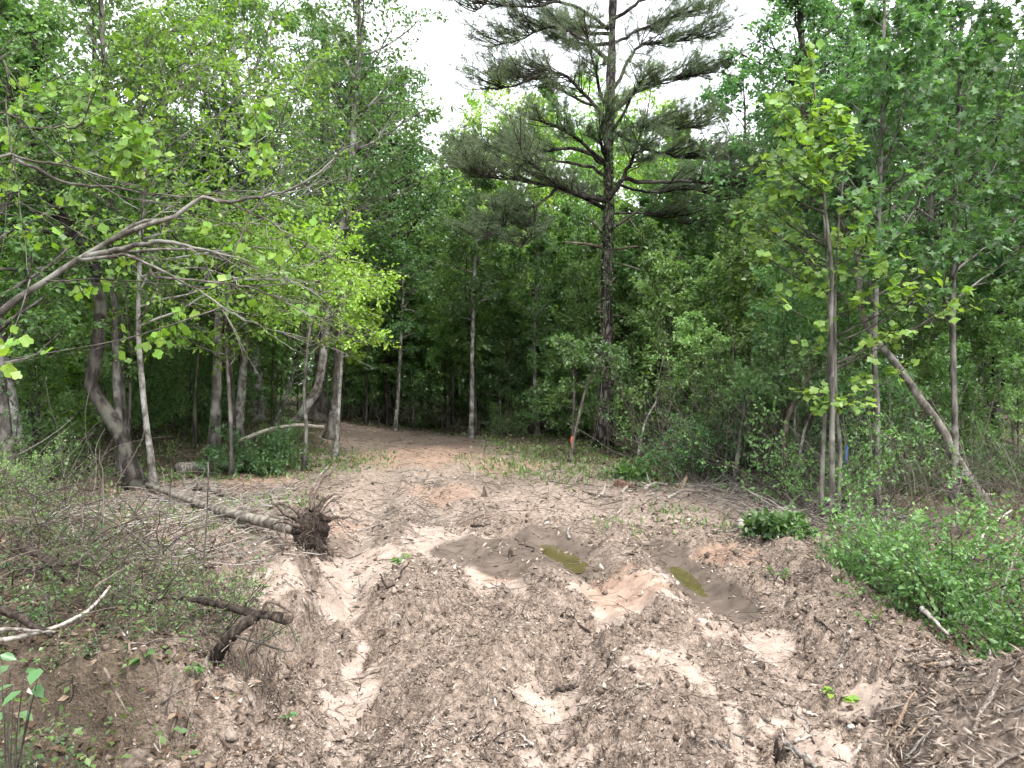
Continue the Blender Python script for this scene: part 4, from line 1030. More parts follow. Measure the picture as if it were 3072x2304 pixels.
# --- tulip sapling with twin trunks at right
def tulip():
    rng = np.random.default_rng(77); d = foot_depth(832, 527)
    st = [([(833, 527), (832, 480), (832, 426), (832, 387), (831, 318), (832, 279), (829, 239), (824, 200), (822, 160), (816, 110), (812, 50)], 6.2, 1.4, 0),
          ([(821, 508), (823, 450), (826, 395), (830, 333), (827, 271), (824, 215)], 5, 1.8, .35),
          ([(838, 505), (840, 450), (836, 400), (835, 330), (836, 260), (842, 190), (846, 140)], 4.5, 1.5, .25)]
    lab = ('tulip sapling with a bright pointed crown of large leaves at right', 'slimmer left trunk of the close-set tulip stems at right', 'slim right trunk of the close-set tulip stems at right')
    base0 = None
    for k, (pts, w0, w1, dy) in enumerate(st):
        P = np.array([at(x, y, d + dy) for x, y in pts]); P = smooth_path(P, 22)
        P[0, 2] = gz(P[0, 0], P[0, 1]) - .05; base = np.array([P[0, 0], P[0, 1], P[0, 2] + .05])
        r = np.linspace(w0, w1, 22) * .5 * d / FPX; r[0] *= 1.3
        W = Geo(); W.tube(P - base, r, 9)
        t = thing('tulip_tree', lab[k], 'tree', tuple(base), group='tulip stems at right')
        ob('trunk', W.mesh('trunk', M['bark_grey'], True), t)
        B = Geo()
        if k == 0:
            cl = [(811, 60, 9, 14, 12), (806, 88, 16, 14, 18), (790, 95, 22, 10, 12), (775, 108, 18, 8, 10), (800, 118, 22, 14, 24), (825, 112, 16, 12, 14), (838, 122, 12, 10, 10), (800, 145, 26, 14, 26), (828, 150, 20, 12, 18), (852, 142, 18, 10, 14),
                  (775, 160, 22, 10, 16), (805, 172, 30, 10, 22), (845, 165, 20, 8, 14), (790, 185, 24, 8, 14), (770, 182, 14, 7, 8), (820, 185, 20, 8, 10), (835, 132, 25, 10, 12)]
        elif k == 1:
            cl = [(765, 205, 24, 12, 16), (748, 215, 16, 8, 8), (790, 215, 24, 12, 14), (780, 235, 26, 10, 14), (800, 250, 22, 10, 12), (758, 250, 20, 9, 8), (805, 275, 26, 12, 18), (775, 295, 18, 9, 8), (822, 285, 20, 12, 14), (820, 320, 16, 10, 10), (815, 345, 14, 8, 8), (818, 390, 22, 8, 12), (830, 405, 24, 8, 12)]
        else:
            cl = [(860, 205, 20, 10, 12), (850, 232, 28, 10, 18), (880, 240, 26, 9, 14), (865, 262, 26, 10, 16), (895, 268, 26, 8, 12), (925, 285, 24, 9, 14), (880, 290, 24, 10, 14), (915, 300, 18, 8, 8), (860, 305, 18, 9, 10), (960, 300, 24, 8, 10), (895, 330, 22, 10, 12), (870, 345, 14, 10, 8), (905, 368, 16, 10, 8), (850, 400, 20, 10, 14), (865, 385, 14, 8, 8)]
        S = [P]
        cluster_foliage(rng, t, base, S, [(a, b, c_ * 1.15, e * 1.35, int(n_ * 2.8)) for a, b, c_, e, n_ in cl], d + dy - .15, .090, 'tulip', M['leaf_tulip'], B, 300 if k == 0 else 150, face=(0, -.35, .75), dspread=1.4)
M['leaf_tulip'] = leaf_mat('leaf_tulip', [(.135, .235, .055), (.18, .30, .065), (.24, .375, .09)], 0.48, (1.15, 1.22, .45), var=.25)
tulip()

# --- arching limb in the near left with big bright leaves
def near_left():
    rng = np.random.default_rng(55)
    foot = np.array([-4.1, 4.7, gz(-4.1, 4.7)])
    t = thing('arching_tree', 'bowed smooth grey tree arching in from the left edge with bright lobed leaves', 'tree', tuple(foot))
    def pth(pts, d0, d1): return np.array([at(x, y, d0 + (d1 - d0) * i / (len(pts) - 1)) for i, (x, y) in enumerate(pts)])
    main = np.vstack([foot - UP * .1, foot + np.array([.12, 0, .8]), at(-70, 372, 4.6), pth([(0, 313), (23, 295), (46, 281), (69, 265), (86, 255), (117, 236), (139, 222), (162, 220)], 4.55, 4.7)])
    W = Geo(); P = smooth_path(main, 34); W.tube(P - foot, np.interp(np.linspace(0, 1, 34), [0, .45, .8, 1], [.044, .029, .017, .010]), 9)
    ob('trunk', W.mesh('trunk', M['bark_smooth'], True), t)
    shoots = [([(110, 241), (139, 228), (174, 217), (191, 205), (205, 198), (228, 203), (262, 196), (293, 188), (320, 172), (341, 151), (362, 140)], 8, 4.6, 4.9),
              ([(84, 257), (110, 252), (140, 245), (160, 241), (185, 245), (215, 252), (250, 262)], 9, 4.55, 4.2),
              ([(80, 260), (105, 258), (123, 255), (145, 262), (170, 275), (200, 291), (228, 312), (262, 326), (290, 334)], 5.5, 4.5, 4.3),
              ([(90, 256), (130, 251), (170, 249), (210, 251), (260, 268), (310, 290), (345, 325)], 5, 4.6, 4.9),
              ([(150, 270), (156, 277), (200, 281), (247, 287), (278, 299), (315, 317), (345, 335)], 4, 4.4, 4.6),
              ([(205, 198), (235, 206), (270, 222), (310, 246), (350, 262)], 3.5, 4.7, 5.0),
              ([(0, 157), (16, 158), (31, 161), (62, 164), (90, 172), (130, 186)], 6, 4.3, 4.6),
              ([(15, 159), (40, 170), (62, 182), (100, 186), (139, 193), (190, 196), (240, 190)], 5, 4.35, 4.9),
              ([(0, 205), (30, 208), (60, 222), (90, 240)], 3, 4.2, 4.4), ([(0, 112), (40, 140), (80, 172), (120, 196), (170, 206), (230, 225), (300, 246)], 3, 4.3, 4.9),
              ([(0, 60), (6, 110), (14, 160), (20, 200), (26, 250), (30, 280)], 3.4, 4.4, 4.4), ([(62, 125), (75, 128), (82, 122), (86, 112), (80, 100)], 3, 4.6, 4.6), ([(20, 128), (50, 127), (75, 124), (105, 118), (135, 114)], 2.6, 4.6, 4.8),
              ([(230, 262), (250, 215), (290, 165), (345, 155)], 2.6, 4.5, 4.9), ([(46, 281), (90, 279), (150, 282), (230, 290), (320, 300)], 2.2, 4.5, 4.7), ([(300, 250), (340, 220), (395, 190)], 2, 5, 5.3)]
    stems = [P]
    for k, (pts, w, d0, d1) in enumerate(shoots):
        q = pth(pts, d0, d1)
        if pts[0][0] <= 0: q = np.vstack([q[0] + np.array([-.6, .1, -.3]), q])
        q = smooth_path(q, 26); q[1:-1] += rng.normal(size=(24, 3)) * .004
        B = Geo(); B.tube(q - foot, w * .38 * 4.5 / FPX * np.linspace(1, .2, 26), 6)
        # bare side shoots
        n = 9; p0, T = sample(q[None], rng.uniform(.2, .95, (1, n))); dd = side_dirs(rng, T[0], .5); dd = norm(dd + T[0] * .5)
        s = grow_lines(rng, p0[0], dd, rng.uniform(.15, .7, n), 7, .07, -.02)
        B.tube(s - foot, np.linspace(.0024, .0009, 7)[None] * np.ones((n, 1)), 4, cap=False)
        ob('branch', B.mesh('branch', M['bark_smooth'] if w > 3.2 else M['bark_sapling'], True), t); stems.append(q)
    B = Geo()
    cl = [(30, 88, 14, 5, 6), (48, 92, 8, 5, 4), (92, 88, 16, 8, 12), (75, 108, 14, 6, 8), (115, 110, 24, 14, 26), (128, 130, 22, 12, 24), (95, 130, 20, 12, 20), (140, 150, 20, 14, 26), (110, 155, 26, 14, 24), (125, 172, 18, 10, 14), (150, 170, 14, 12, 14), (70, 142, 14, 8, 8), (75, 160, 12, 8, 8),
          (20, 110, 18, 12, 12), (12, 135, 14, 12, 10), (8, 180, 12, 10, 8), (65, 192, 10, 5, 4), (85, 205, 8, 6, 4), (160, 188, 10, 8, 6), (90, 225, 9, 6, 4), (155, 232, 7, 5, 3), (75, 280, 6, 5, 2), (105, 278, 7, 5, 4), (88, 292, 6, 4, 2), (125, 258, 6, 5, 3), (185, 310, 10, 8, 6), (180, 325, 8, 7, 5), (5, 345, 9, 9, 6, 3.6), (4, 360, 8, 8, 4, 3.4), (250, 255, 12, 8, 6), (215, 262, 10, 6, 5), (130, 345, 10, 6, 5), (160, 340, 12, 8, 6), (200, 225, 14, 8, 8), (235, 240, 16, 8, 8), (280, 262, 18, 10, 10), (310, 235, 16, 10, 10), (265, 300, 16, 10, 8), (225, 285, 14, 8, 7), (300, 310, 18, 10, 10), (180, 270, 12, 7, 5), (60, 240, 14, 10, 7), (30, 230, 14, 10, 7)]
    cluster_foliage(rng, t, foot, stems, [(c[0], c[1], c[2], c[3], int(c[4] * 2.0)) + tuple(c[5:]) for c in cl], 4.75, .055, 'tulip', M['leaf_near'], B, 300, face=(0, -.65, .45), dspread=.9, twig_r=.0016, limb_r=.004)
    # second, sparser crowd of small oval leaves further along the shoots
    # hanging grape vine
    v0 = at(247, 60, 5.2); f0 = ground(250, 560)
    v = thing('grape_vine', 'thin vine with bright heart leaves dangling left of the pale leaning tree', 'vine', tuple(v0))
    line = smooth_path(np.array([v0, at(255, 110, 5.2), at(258, 150, 5.2), at(262, 195, 5.2), at(268, 225, 5.25)]), 20)
    B = Geo(); B.tube(line - v0, np.full(20, .0035), 5)
    up = smooth_path(np.array([v0, at(240, 10, 5.4), at(225, -60, 5.8), at(190, -140, 6.4)]), 14); B.tube(up - v0, np.full(14, .004), 5)
    cluster_foliage(rng, v, v0, [line], [(264, 106, 6, 6, 4), (262, 118, 6, 7, 5), (258, 128, 7, 6, 5), (254, 140, 8, 7, 6), (258, 152, 8, 8, 7), (265, 165, 8, 6, 5), (260, 178, 8, 6, 5), (272, 150, 6, 5, 3)], 5.2, .062, 'tulip', M['leaf_near'], B, 120, face=(0, -.8, .3), twig_r=.001, limb_r=.002)
    ob('stem', B.mesh('stem', M['bark_sapling'], True), v)
M['leaf_near'] = leaf_mat('leaf_near', [(.11, .215, .03), (.15, .275, .036), (.20, .335, .055), (.14, .235, .09)], 0.5, (1.15, 1.22, .4), var=.2)
M['bark_smooth'] = bark_mat('bark_smooth', [(.035, .03, .024), (.08, .072, .06), (.15, .138, .118)], (14, 14, 14), bump=.2, lichen=(.16, .155, .135))
near_left()

# ------------------------------------------------------------------ fallen timber
def wood_tube(G, P, r, sides=8, rough=.12, seed=0):
    V, f = tubes(P, r, sides); rr = np.repeat(np.asarray(r), sides)
    V += np.stack([perlin(V[:, 0] * 21 + seed, V[:, 1] * 21, 1), perlin(V[:, 1] * 21 + seed, V[:, 2] * 21, 2), perlin(V[:, 0] * 21, V[:, 2] * 21 + seed, 3)], 1) * (rr * rough * 2)[:, None]
    G.add(V, f)

def laid(pts, lift=0.0, n=14):
    """path lying on the ground through picture points"""
    P = np.array([ground(x, y) for x, y in pts]); P = smooth_path(P, n)
    P[:, 2] = height(P[:, 0], P[:, 1], True) + lift
    # a stiff stick bridges hollows
    t = np.linspace(0, 1, n); fit = np.polyval(np.polyfit(t, P[:, 2], 1), t)
    P[:, 2] = .3 * P[:, 2] + .7 * fit + .004
    return P

def stick(label, pts, w, mat='wood_dead', name='stick', group=None, air=None, n=12, sides=6, w1=None, cat='stick', stubs=0, seed=0):
    rng = np.random.default_rng(seed + int(pts[0][0] * 7 + pts[0][1]))
    if air is None:
        P = laid(pts, 0, n); d = P[:, 1].mean(); r0 = w * .5 * d / FPX; P[:, 2] += r0 * .7
    else:
        d0, d1 = air if isinstance(air, tuple) else (air, air)
        P = smooth_path(np.array([at(x, y, d0 + (d1 - d0) * i / (len(pts) - 1)) for i, (x, y) in enumerate(pts)]), n); d = (d0 + d1) / 2; r0 = w * .5 * d / FPX
    base = P[0].copy()
    P[1:-1] += rng.normal(size=(n - 2, 3)) * r0 * .16
    G = Geo(); wood_tube(G, P - base, np.linspace(r0, (w1 if w1 else w * .55) * .5 * d / FPX, n), sides, .18, seed)
    if stubs:
        p0, T = sample(P[None], rng.uniform(.15, .95, (1, stubs))); s = grow_lines(rng, p0[0] - base, norm(side_dirs(rng, T[0], .8) + UP * .35), rng.uniform(3, 9, stubs) * r0, 5, .15, .02)
        G.tube(s, np.linspace(r0 * .45, r0 * .15, 5)[None] * np.ones((stubs, 1)), 4)
    o = ob(name, G.mesh(name, M[mat], True), None, tuple(base)); tag(o, label, cat, group)
    return o

def uprooted():
    rng = np.random.default_rng(12)
    c = ground(311, 556); c = c + np.array([0, 0, .22])
    t = thing('uprooted_tree', 'fallen pole of a tree ending in a dark upturned root plate beside the left rut', 'log', tuple(c - np.array([0, 0, .22])))
    b = np.array(t.location)
    tip = ground(146, 489) + UP * .07
    P = smooth_path(np.array([c + np.array([-.10, .12, -.02]), (c + tip) * .5 + np.array([0.05, -.1, -.04]), tip]), 24)
    P[:, 2] = np.maximum(P[:, 2], height(P[:, 0], P[:, 1], False) + .05)
    G = Geo(); wood_tube(G, P - b, np.linspace(.062, .032, 24), 10, .07, 3)
    ob('trunk', G.mesh('trunk', M['bark_pole'], True), t)
    # root plate: lumpy disk of soil, facing the road
    ax = norm(np.array([.75, -.55, .05])); A = norm(np.cross(ax, UP)); B = np.cross(A, ax)
    u = np.linspace(0, np.pi, 13); v = np.linspace(0, 2 * np.pi, 24, endpoint=False)
    U, Vv = np.meshgrid(u, v, indexing='ij')
    S = np.stack([np.cos(U) * .09, np.sin(U) * np.cos(Vv) * .165, np.sin(U) * np.sin(Vv) * .21], -1).reshape(-1, 3)
    S *= (1 + .7 * perlin(S[:, 0] * 14 + S[:, 1] * 11, S[:, 2] * 13 + S[:, 1] * 5, 9))[:, None]
    Vw = c - b + S[:, :1] * ax + S[:, 1:2] * A + S[:, 2:3] * B + np.array([0, 0, .02])
    I = np.arange(13 * 24).reshape(13, 24); I2 = np.roll(I, -1, 1)
    F = np.stack([I[:-1], I2[:-1], I2[1:], I[1:]], -1).reshape(-1, 4)
    ob('root_plate', mk_mesh('root_plate', Vw, [F], M['wood_dark'], True), t)
    for k in range(46):
        a = rng.uniform(0, 2 * np.pi); r0 = rng.uniform(.05, .17)
        p0 = c - b + (A * math.cos(a) + B * math.sin(a) * 1.2) * r0
        D = (A * math.cos(a) + B * math.sin(a)) * 1.0 + ax * rng.uniform(-.2, .8) + rng.normal(size=3) * .3
        L = rng.uniform(.14, .42)
        P = grow_lines(rng, p0[None], D[None], np.array([L * (1.25 if k < 14 else 1)]), 9, .36, -.03)[0]
        P[:, 2] = np.maximum(P[:, 2], .0)
        G = Geo(); big = k < 14
        wood_tube(G, P, np.linspace(.026 if big else .011, .009 if big else .003, 9), 6, .2, k)
        n = 5; p1, T1 = sample(P[None], rng.uniform(.3, 1, (1, n))); s = grow_lines(rng, p1[0], side_dirs(rng, T1[0], .8), rng.uniform(.04, .13, n), 5, .3, -.08)
        G.tube(s, np.linspace(.003, .0012, 5)[None] * np.ones((n, 1)), 4)
        ob('root', G.mesh('root', M['wood_root'], True), t)
    G = Geo(); n = 420
    a = rng.uniform(0, 2 * np.pi, n); p0 = c - b + (A * np.cos(a)[:, None] + B * np.sin(a)[:, None] * 1.25) * rng.uniform(.03, .18, (n, 1)) + ax * rng.uniform(-.05, .1, (n, 1))
    s = grow_lines(rng, p0, A * np.cos(a)[:, None] + B * np.sin(a)[:, None] + rng.normal(size=(n, 3)) * .6, rng.uniform(.05, .16, n), 6, .35, -.12)
    G.tube(s, np.linspace(.0022, .001, 6)[None] * np.ones((n, 1)), 3, cap=False)
    o = ob('rootlets', G.mesh('rootlets', M['wood_root'], True), t); o['kind'] = 'stuff'
M['bark_pole'] = bark_mat('bark_pole', [(.055, .047, .037), (.12, .105, .086), (.22, .20, .17)], (9, 9, 9), bump=.3)
M['wood_root'] = bark_mat('wood_root', [(.03, .022, .017), (.08, .06, .047), (.15, .118, .095)], (40, 40, 20), bump=.4)
uprooted()

stick('grey weathered log with a snapped end lying under the vine-covered bush', [(236, 470), (205, 471), (178, 474)], 13, 'wood_grey', 'fallen_log', sides=10, w1=12, cat='log')
stick('broken brown branch with a splintered end left of the root plate', [(188, 487), (215, 494), (238, 501)], 6, 'bark_brown', 'broken_branch', w1=6.5, cat='branch', stubs=4)
stick('short pale curved branch standing up from the debris beside the weathered log', [(187, 489), (184, 481), (179, 475)], 4, 'wood_dead', 'broken_branch', cat='branch')
stick('long white dead branch sloping in the air in front of the leaning pale tree', [(232, 443), (262, 432), (281, 427), (301, 425), (324, 427)], 4.2, 'wood_pale', 'dead_branch', air=(15.5, 17), cat='branch', w1=3.6)
stick('pale smooth branch curving up from the left edge over the near bank', [(-12, 643), (0, 640), (30, 635), (51, 629), (77, 618), (96, 603), (110, 586)], 6, 'wood_pale', 'dead_branch', air=(3.35, 3.9), cat='branch', w1=2.5)
stick('dark rotten branch entering from the left edge above the pale curved one', [(-12, 606), (12, 614), (34, 626), (52, 636)], 9, 'wood_dark', 'dead_branch', air=(3.5, 3.5), cat='branch', w1=6)
stick('grey stick parallel to the pale curved branch at the left edge', [(-10, 630), (20, 630), (55, 632)], 4.5, 'wood_grey', 'dead_branch', air=(3.45, 3.5), cat='branch')
def rotten():
    rng = np.random.default_rng(8)
    P0 = at(163, 598, 4.13); t = thing('rotten_limb', 'dark rotten limb with dangling roots jutting from the near left bank', 'branch', tuple(P0))
    P = smooth_path(np.array([at(150, 604, 4.26), at(163, 598, 4.13), at(200, 601, 4.00), at(228, 607, 3.92), at(247, 612, 3.85), at(268, 615, 3.81), at(287, 619, 3.78)]), 22)
    G = Geo(); wood_tube(G, P - P0, np.interp(np.linspace(0, 1, 22), [0, .5, .75, 1], [.010, .016, .022, .027]), 9, .16, 2); ob('limb', G.mesh('limb', M['wood_dark'], True), t)
    P = smooth_path(np.array([at(258, 615, 3.83), at(240, 627, 3.78), at(226, 641, 3.78), at(214, 662, 3.83)]), 14)
    G = Geo(); wood_tube(G, P - P0, np.linspace(.024, .034, 14), 9, .16, 3); ob('butt', G.mesh('butt', M['wood_dark'], True), t)
    e = at(289, 619, 3.78); G = Geo(); wood_tube(G, np.array([at(283, 618, 3.78), e + np.array([0.012, 0, 0])]) - P0, np.array([.027, .02]), 9, .3, 4); ob('snapped_end', G.mesh('snapped_end', M['wood_root'], True), t)
    roots = [[(262, 612), (266, 603), (275, 603), (285, 609), (294, 614)], [(255, 622), (250, 636), (244, 652)], [(258, 622), (257, 632), (255, 642)], [(262, 621), (263, 630), (261, 638)], [(236, 636), (258, 643), (278, 649), (292, 651), (296, 645), (293, 632), (288, 624)], [(230, 640), (233, 665), (238, 682)], [(240, 645), (246, 668), (248, 690)], [(247, 650), (249, 666), (246, 685)]]
    for k, pts in enumerate(roots):
        q = smooth_path(np.array([at(x, y, 3.79 - .02 * k) for x, y in pts]), 16); G = Geo(); wood_tube(G, q - P0, np.linspace(.010 if k == 0 else .006, .003, 16), 6, .2, k); ob('root', G.mesh('root', M['wood_root'] if k != 4 else M['bark_sapling'], True), t)
    n = 240; G = Geo(); p0 = P0 * 0 + np.stack([rng.uniform(-1.5, -1.12, n), rng.uniform(3.55, 3.85, n), rng.uniform(.05, .3, n)], 1) - P0
    s = grow_lines(rng, p0, np.array([0, -.5, -1.]) + rng.normal(size=(n, 3)) * .6, rng.uniform(.08, .25, n), 6, .3, -.05); G.tube(s, np.linspace(.0028, .001, 6)[None] * np.ones((n, 1)), 3, cap=False)
    o = ob('rootlets', G.mesh('rootlets', M['wood_root'], True), t); o['kind'] = 'stuff'
rotten()
def stump(label, px, py, w, h, mat, seed, lean=0):
    """torn stub: a ring of unequal shards round a ragged core"""
    rng = np.random.default_rng(seed); g = ground(px, py); d = g[1]
    R = w * .5 * d / FPX; H = h * d / FPX; G = Geo()
    for k in range(9):
        a = k * 2.4 + rng.normal() * .3; r0 = R * (0 if k == 0 else rng.uniform(.3, .75)); hh = H * (.8 if k == 0 else rng.uniform(.35, 1.05))
        b0 = np.array([math.cos(a) * r0, math.sin(a) * r0, -.04]); top = b0 * rng.uniform(.5, 1.2) + np.array([lean * hh + rng.normal() * R * .15, rng.normal() * R * .15, hh + .04])
        P = smooth_path(np.array([b0 * 1.25, b0 * .5 + top * .5, top]), 7)
        wood_tube(G, P, R * np.array([.62, .5, .44, .40, .34, .22, .05]) * rng.uniform(.7, 1.1), 6, .3, seed + k)
    for k in range(5):
        a = rng.uniform(0, 6.28); P = grow_lines(rng, np.array([[math.cos(a) * R * .6, math.sin(a) * R * .6, .01]]), np.array([[math.cos(a), math.sin(a), .1]]), np.array([R * rng.uniform(1, 2.2)]), 6, .2, -.08)[0]
        wood_tube(G, P, np.linspace(R * .22, R * .06, 6), 5, .2, k)
    o = ob('stump', G.mesh('stump', M[mat], False), None, tuple(g)); tag(o, label, 'stump')
stump('small jagged stump behind the rotten limb on the left bank', 210, 604, 19, 26, 'wood_root', 1)
stump('stubby splintered stump standing in the mulch at right', 803, 656, 6, 17, 'wood_root', 2, .25)
stump('upright torn root stub in the middle of the clearing', 484, 497, 6, 12, 'wood_root', 3)
stump('little stub poking up beside the first puddle', 511, 556, 6, 11, 'wood_root', 4)
stump('dark hollow stub at the bottom of the mulch, right of centre', 779, 757, 12, 14, 'wood_dark', 5)
stump('short upright chip of root in the mulch below the two puddles', 532, 612, 5, 9, 'wood_root', 6)
stump('reddish torn root clump at the grass edge below the pine', 622, 487, 16, 9, 'wood_rot', 7)
stump('pale split stump standing in the grey debris at right', 681, 490, 8, 14, 'wood_fresh', 8, .5)

for lab, pts, w, mat, kw in (
    ('dark stick standing slanted out of the mulch hump left of centre', [(393, 602), (386, 587), (380, 574)], 3.4, 'wood_dark', dict(air=(5.55, 5.6))),
    ('short dark stub beside the slanted stick on the mulch hump', [(381, 600), (379, 592), (378, 584)], 4, 'wood_dark', dict(air=5.6)),
    ('pale looped root arching out of the mulch left of centre', [(393, 634), (391, 624), (393, 617), (398, 615), (402, 621)], 2.6, 'wood_pale', dict(air=4.95)),
    ('forked dark twig lying in the mulch at the bottom centre', [(478, 699), (490, 703), (505, 714)], 3.2, 'wood_dark', dict(stubs=2)),
    ('pale twig slanting up from the forked dark twig', [(487, 702), (489, 690), (490, 674)], 3.4, 'wood_dead', {}),
    ('dark chunk of wood on the pale clay at the bottom centre', [(552, 692), (566, 690), (578, 687)], 7, 'wood_dark', {}),
    ('long flat stick lying just left of the first puddle', [(471, 527), (482, 526), (494, 525)], 2.6, 'wood_dark', {}),
    ('curved brown stick between the two puddles', [(633, 553), (641, 548), (650, 545)], 2.8, 'bark_brown', {}),
    ('pale root dipping into the first puddle', [(570, 540), (568, 534), (571, 530)], 3.2, 'wood_grey', {}),
    ('thick short log end lying at the right edge of the second rut', [(739, 529), (745, 525), (751, 521)], 7.5, 'wood_pale', dict(w1=7, sides=9)),
    ('knobbly stick in the mulch in front of the splintered stump', [(799, 677), (806, 668), (813, 659)], 5, 'bark_brown', {}),
    ('pale splinter of wood leaning against the right shrub', [(922, 608), (934, 620), (948, 635)], 5.5, 'wood_pale', dict(air=(4.75, 4.45))),
    ('half-buried brown root on the right berm', [(921, 664), (933, 660), (944, 652)], 5, 'wood_root', {}),
    ('rough stick lying up the right berm next to the shredded heap', [(941, 692), (952, 674), (962, 659)], 6, 'wood_dead', {}),
    ('long dark stick lying above the splintered stump', [(803, 616), (818, 625), (834, 638)], 3, 'wood_dark', {}),
    ('light stick flat on the mulch at right, lower of two', [(774, 709), (785, 709), (796, 709)], 4, 'wood_dead', {}),
    ('light stick flat on the mulch at right, end to end with the other', [(803, 713), (812, 714), (820, 716)], 4.5, 'wood_pale', {}),
    ('grey stick at the bottom edge left of the dark hollow stub', [(706, 736), (710, 746), (716, 757)], 5, 'wood_grey', {}),
    ('pale stick pointing up right at the bottom edge', [(853, 753), (860, 747), (867, 741)], 4, 'wood_pale', {}),
    ('long weathered stick running off the bottom edge at right', [(786, 742), (800, 756), (816, 772)], 7, 'wood_grey', {}),
    ('thin straight stick on the mulch above the green sprout at right', [(843, 617), (853, 625), (863, 635)], 2.2, 'wood_dead', {}),
    ('bare stick under the lower leaves of the right shrub', [(873, 605), (885, 604), (897, 602)], 3, 'wood_pale', {}),
    ('bare pale branch rising out of the right shrub', [(962, 580), (967, 566), (976, 551), (984, 534), (992, 524), (1012, 510)], 3.6, 'wood_pale', dict(air=(5.5, 6.2))),
    ('thin grey stem slanting at the right edge of the shrubs', [(1000, 600), (1008, 575), (1020, 545), (1030, 530)], 3, 'wood_grey', dict(air=(5.2, 5.6))),
    ('long pale pole lying along the foot of the right thicket', [(668, 500), (700, 486), (712, 480), (735, 478)], 3.4, 'wood_pale', {}),
    ('crooked pale root in the debris at the right end of the clearing', [(645, 491), (655, 485), (668, 486)], 4.5, 'wood_pale', dict(stubs=2)),
    ('short pale root left of the crooked one in the debris', [(628, 484), (640, 487), (648, 490)], 4, 'wood_dead', {}),
    ('pale stick leaning in the debris pile right of the clearing', [(622, 494), (627, 488), (632, 484)], 3.2, 'wood_pale', {}),
    ('bent dead branch in the brown mud left of the right-hand debris', [(595, 500), (602, 494), (606, 486)], 2.6, 'wood_pale', dict(stubs=2)),
    ('thin stick lying across the mud near the debris pile', [(583, 492), (598, 496), (612, 497)], 2.4, 'wood_dead', {}),
    ('light dead branch bowed beside the root plate on the pale clay', [(330, 510), (338, 522), (345, 533), (355, 540)], 2.4, 'wood_pale', {}),
    ('thin dead sapling standing crooked behind the root plate', [(310, 508), (312, 492), (318, 478), (328, 466)], 2.4, 'wood_grey', dict(air=(8.9, 9.4))),
    ('white wavy branch on the debris behind the root plate', [(270, 505), (285, 502), (298, 503), (308, 500)], 2.2, 'wood_pale', {}),
    ('upper wavy pale branch on the orange soil left of the clearing', [(262, 496), (275, 493), (290, 492), (302, 487)], 2.2, 'wood_dead', {}),
    ('grey pole lying below the fallen log at left', [(135, 499), (155, 500), (180, 504)], 3, 'wood_dark', {}),
    ('pale stick pointing at the fallen log from the grass', [(128, 520), (142, 512), (155, 508)], 3.4, 'wood_pale', {}),
    ('long pale stick in the middle of the left debris field', [(165, 560), (180, 557), (200, 554)], 4, 'wood_pale', {}),
    ('slim pale stick at the lower end of the left debris field', [(200, 580), (225, 582), (250, 580)], 2.4, 'wood_pale', {}),
    ('weathered grey root in the middle of the left debris field', [(160, 532), (170, 530), (182, 534)], 5, 'wood_grey', dict(stubs=2)),
    ('pale stick crossing the left debris field diagonally', [(205, 545), (218, 540), (228, 534)], 2.6, 'wood_dead', {}),
    ('dead white twig beside the grassy patch at left', [(140, 545), (150, 538), (165, 535)], 3, 'wood_pale', dict(stubs=3)),
    ('brown branch lying across the near left bank', [(118, 600), (128, 592), (141, 584)], 5, 'bark_brown', {}),
    ('red brown stick sticking out of the cut bank', [(104, 668), (115, 690), (129, 716)], 3.6, 'wood_root', dict(air=(3.25, 3.2))),
    ('thin pale twig hanging over the cut bank', [(145, 640), (155, 658), (165, 660), (185, 655)], 3, 'wood_pale', dict(air=(3.7, 3.8))),
    ('bundle stick lying level under the brush on the bank', [(80, 643), (110, 641), (152, 641)], 3, 'wood_grey', dict(air=(3.8, 3.9))),
    ('slanted dead stem in the bottom left leaf litter', [(120, 630), (135, 650), (148, 672)], 2.6, 'wood_grey', dict(air=(3.6, 3.5))),
    ('dark arched dead limb in the left brush', [(30, 570), (55, 566), (78, 565), (100, 576), (106, 592)], 4, 'wood_dark', dict(air=(4.3, 4.2))),
    ('thick dark mossy limb sunk in the left brush', [(20, 545), (38, 555), (52, 565), (64, 580)], 9, 'wood_dark', dict(air=(4.6, 4.4))),
    ('tall thin shoot standing in front of the left debris field', [(202, 602), (203, 575), (206, 530), (208, 490), (208, 462)], 2.0, 'bark_sapling', dict(air=4.7)),
    ('slanting thin shoot left of the tall thin one', [(146, 590), (156, 560), (164, 530), (169, 500), (172, 470)], 1.8, 'bark_sapling', dict(air=4.6)),
    ('long thin shoot leaning left across the debris field', [(185, 580), (160, 555), (130, 532), (95, 512), (50, 490), (10, 478)], 1.6, 'bark_sapling', dict(air=(4.4, 4.2))),
    ('thin whip crossing the left grass patch', [(90, 585), (108, 550), (130, 520), (150, 495)], 1.6, 'bark_sapling', dict(air=(4.4, 4.6))),
):
    stick(lab, pts, w, mat if mat in M else 'wood_dead', seed=3, **kw)
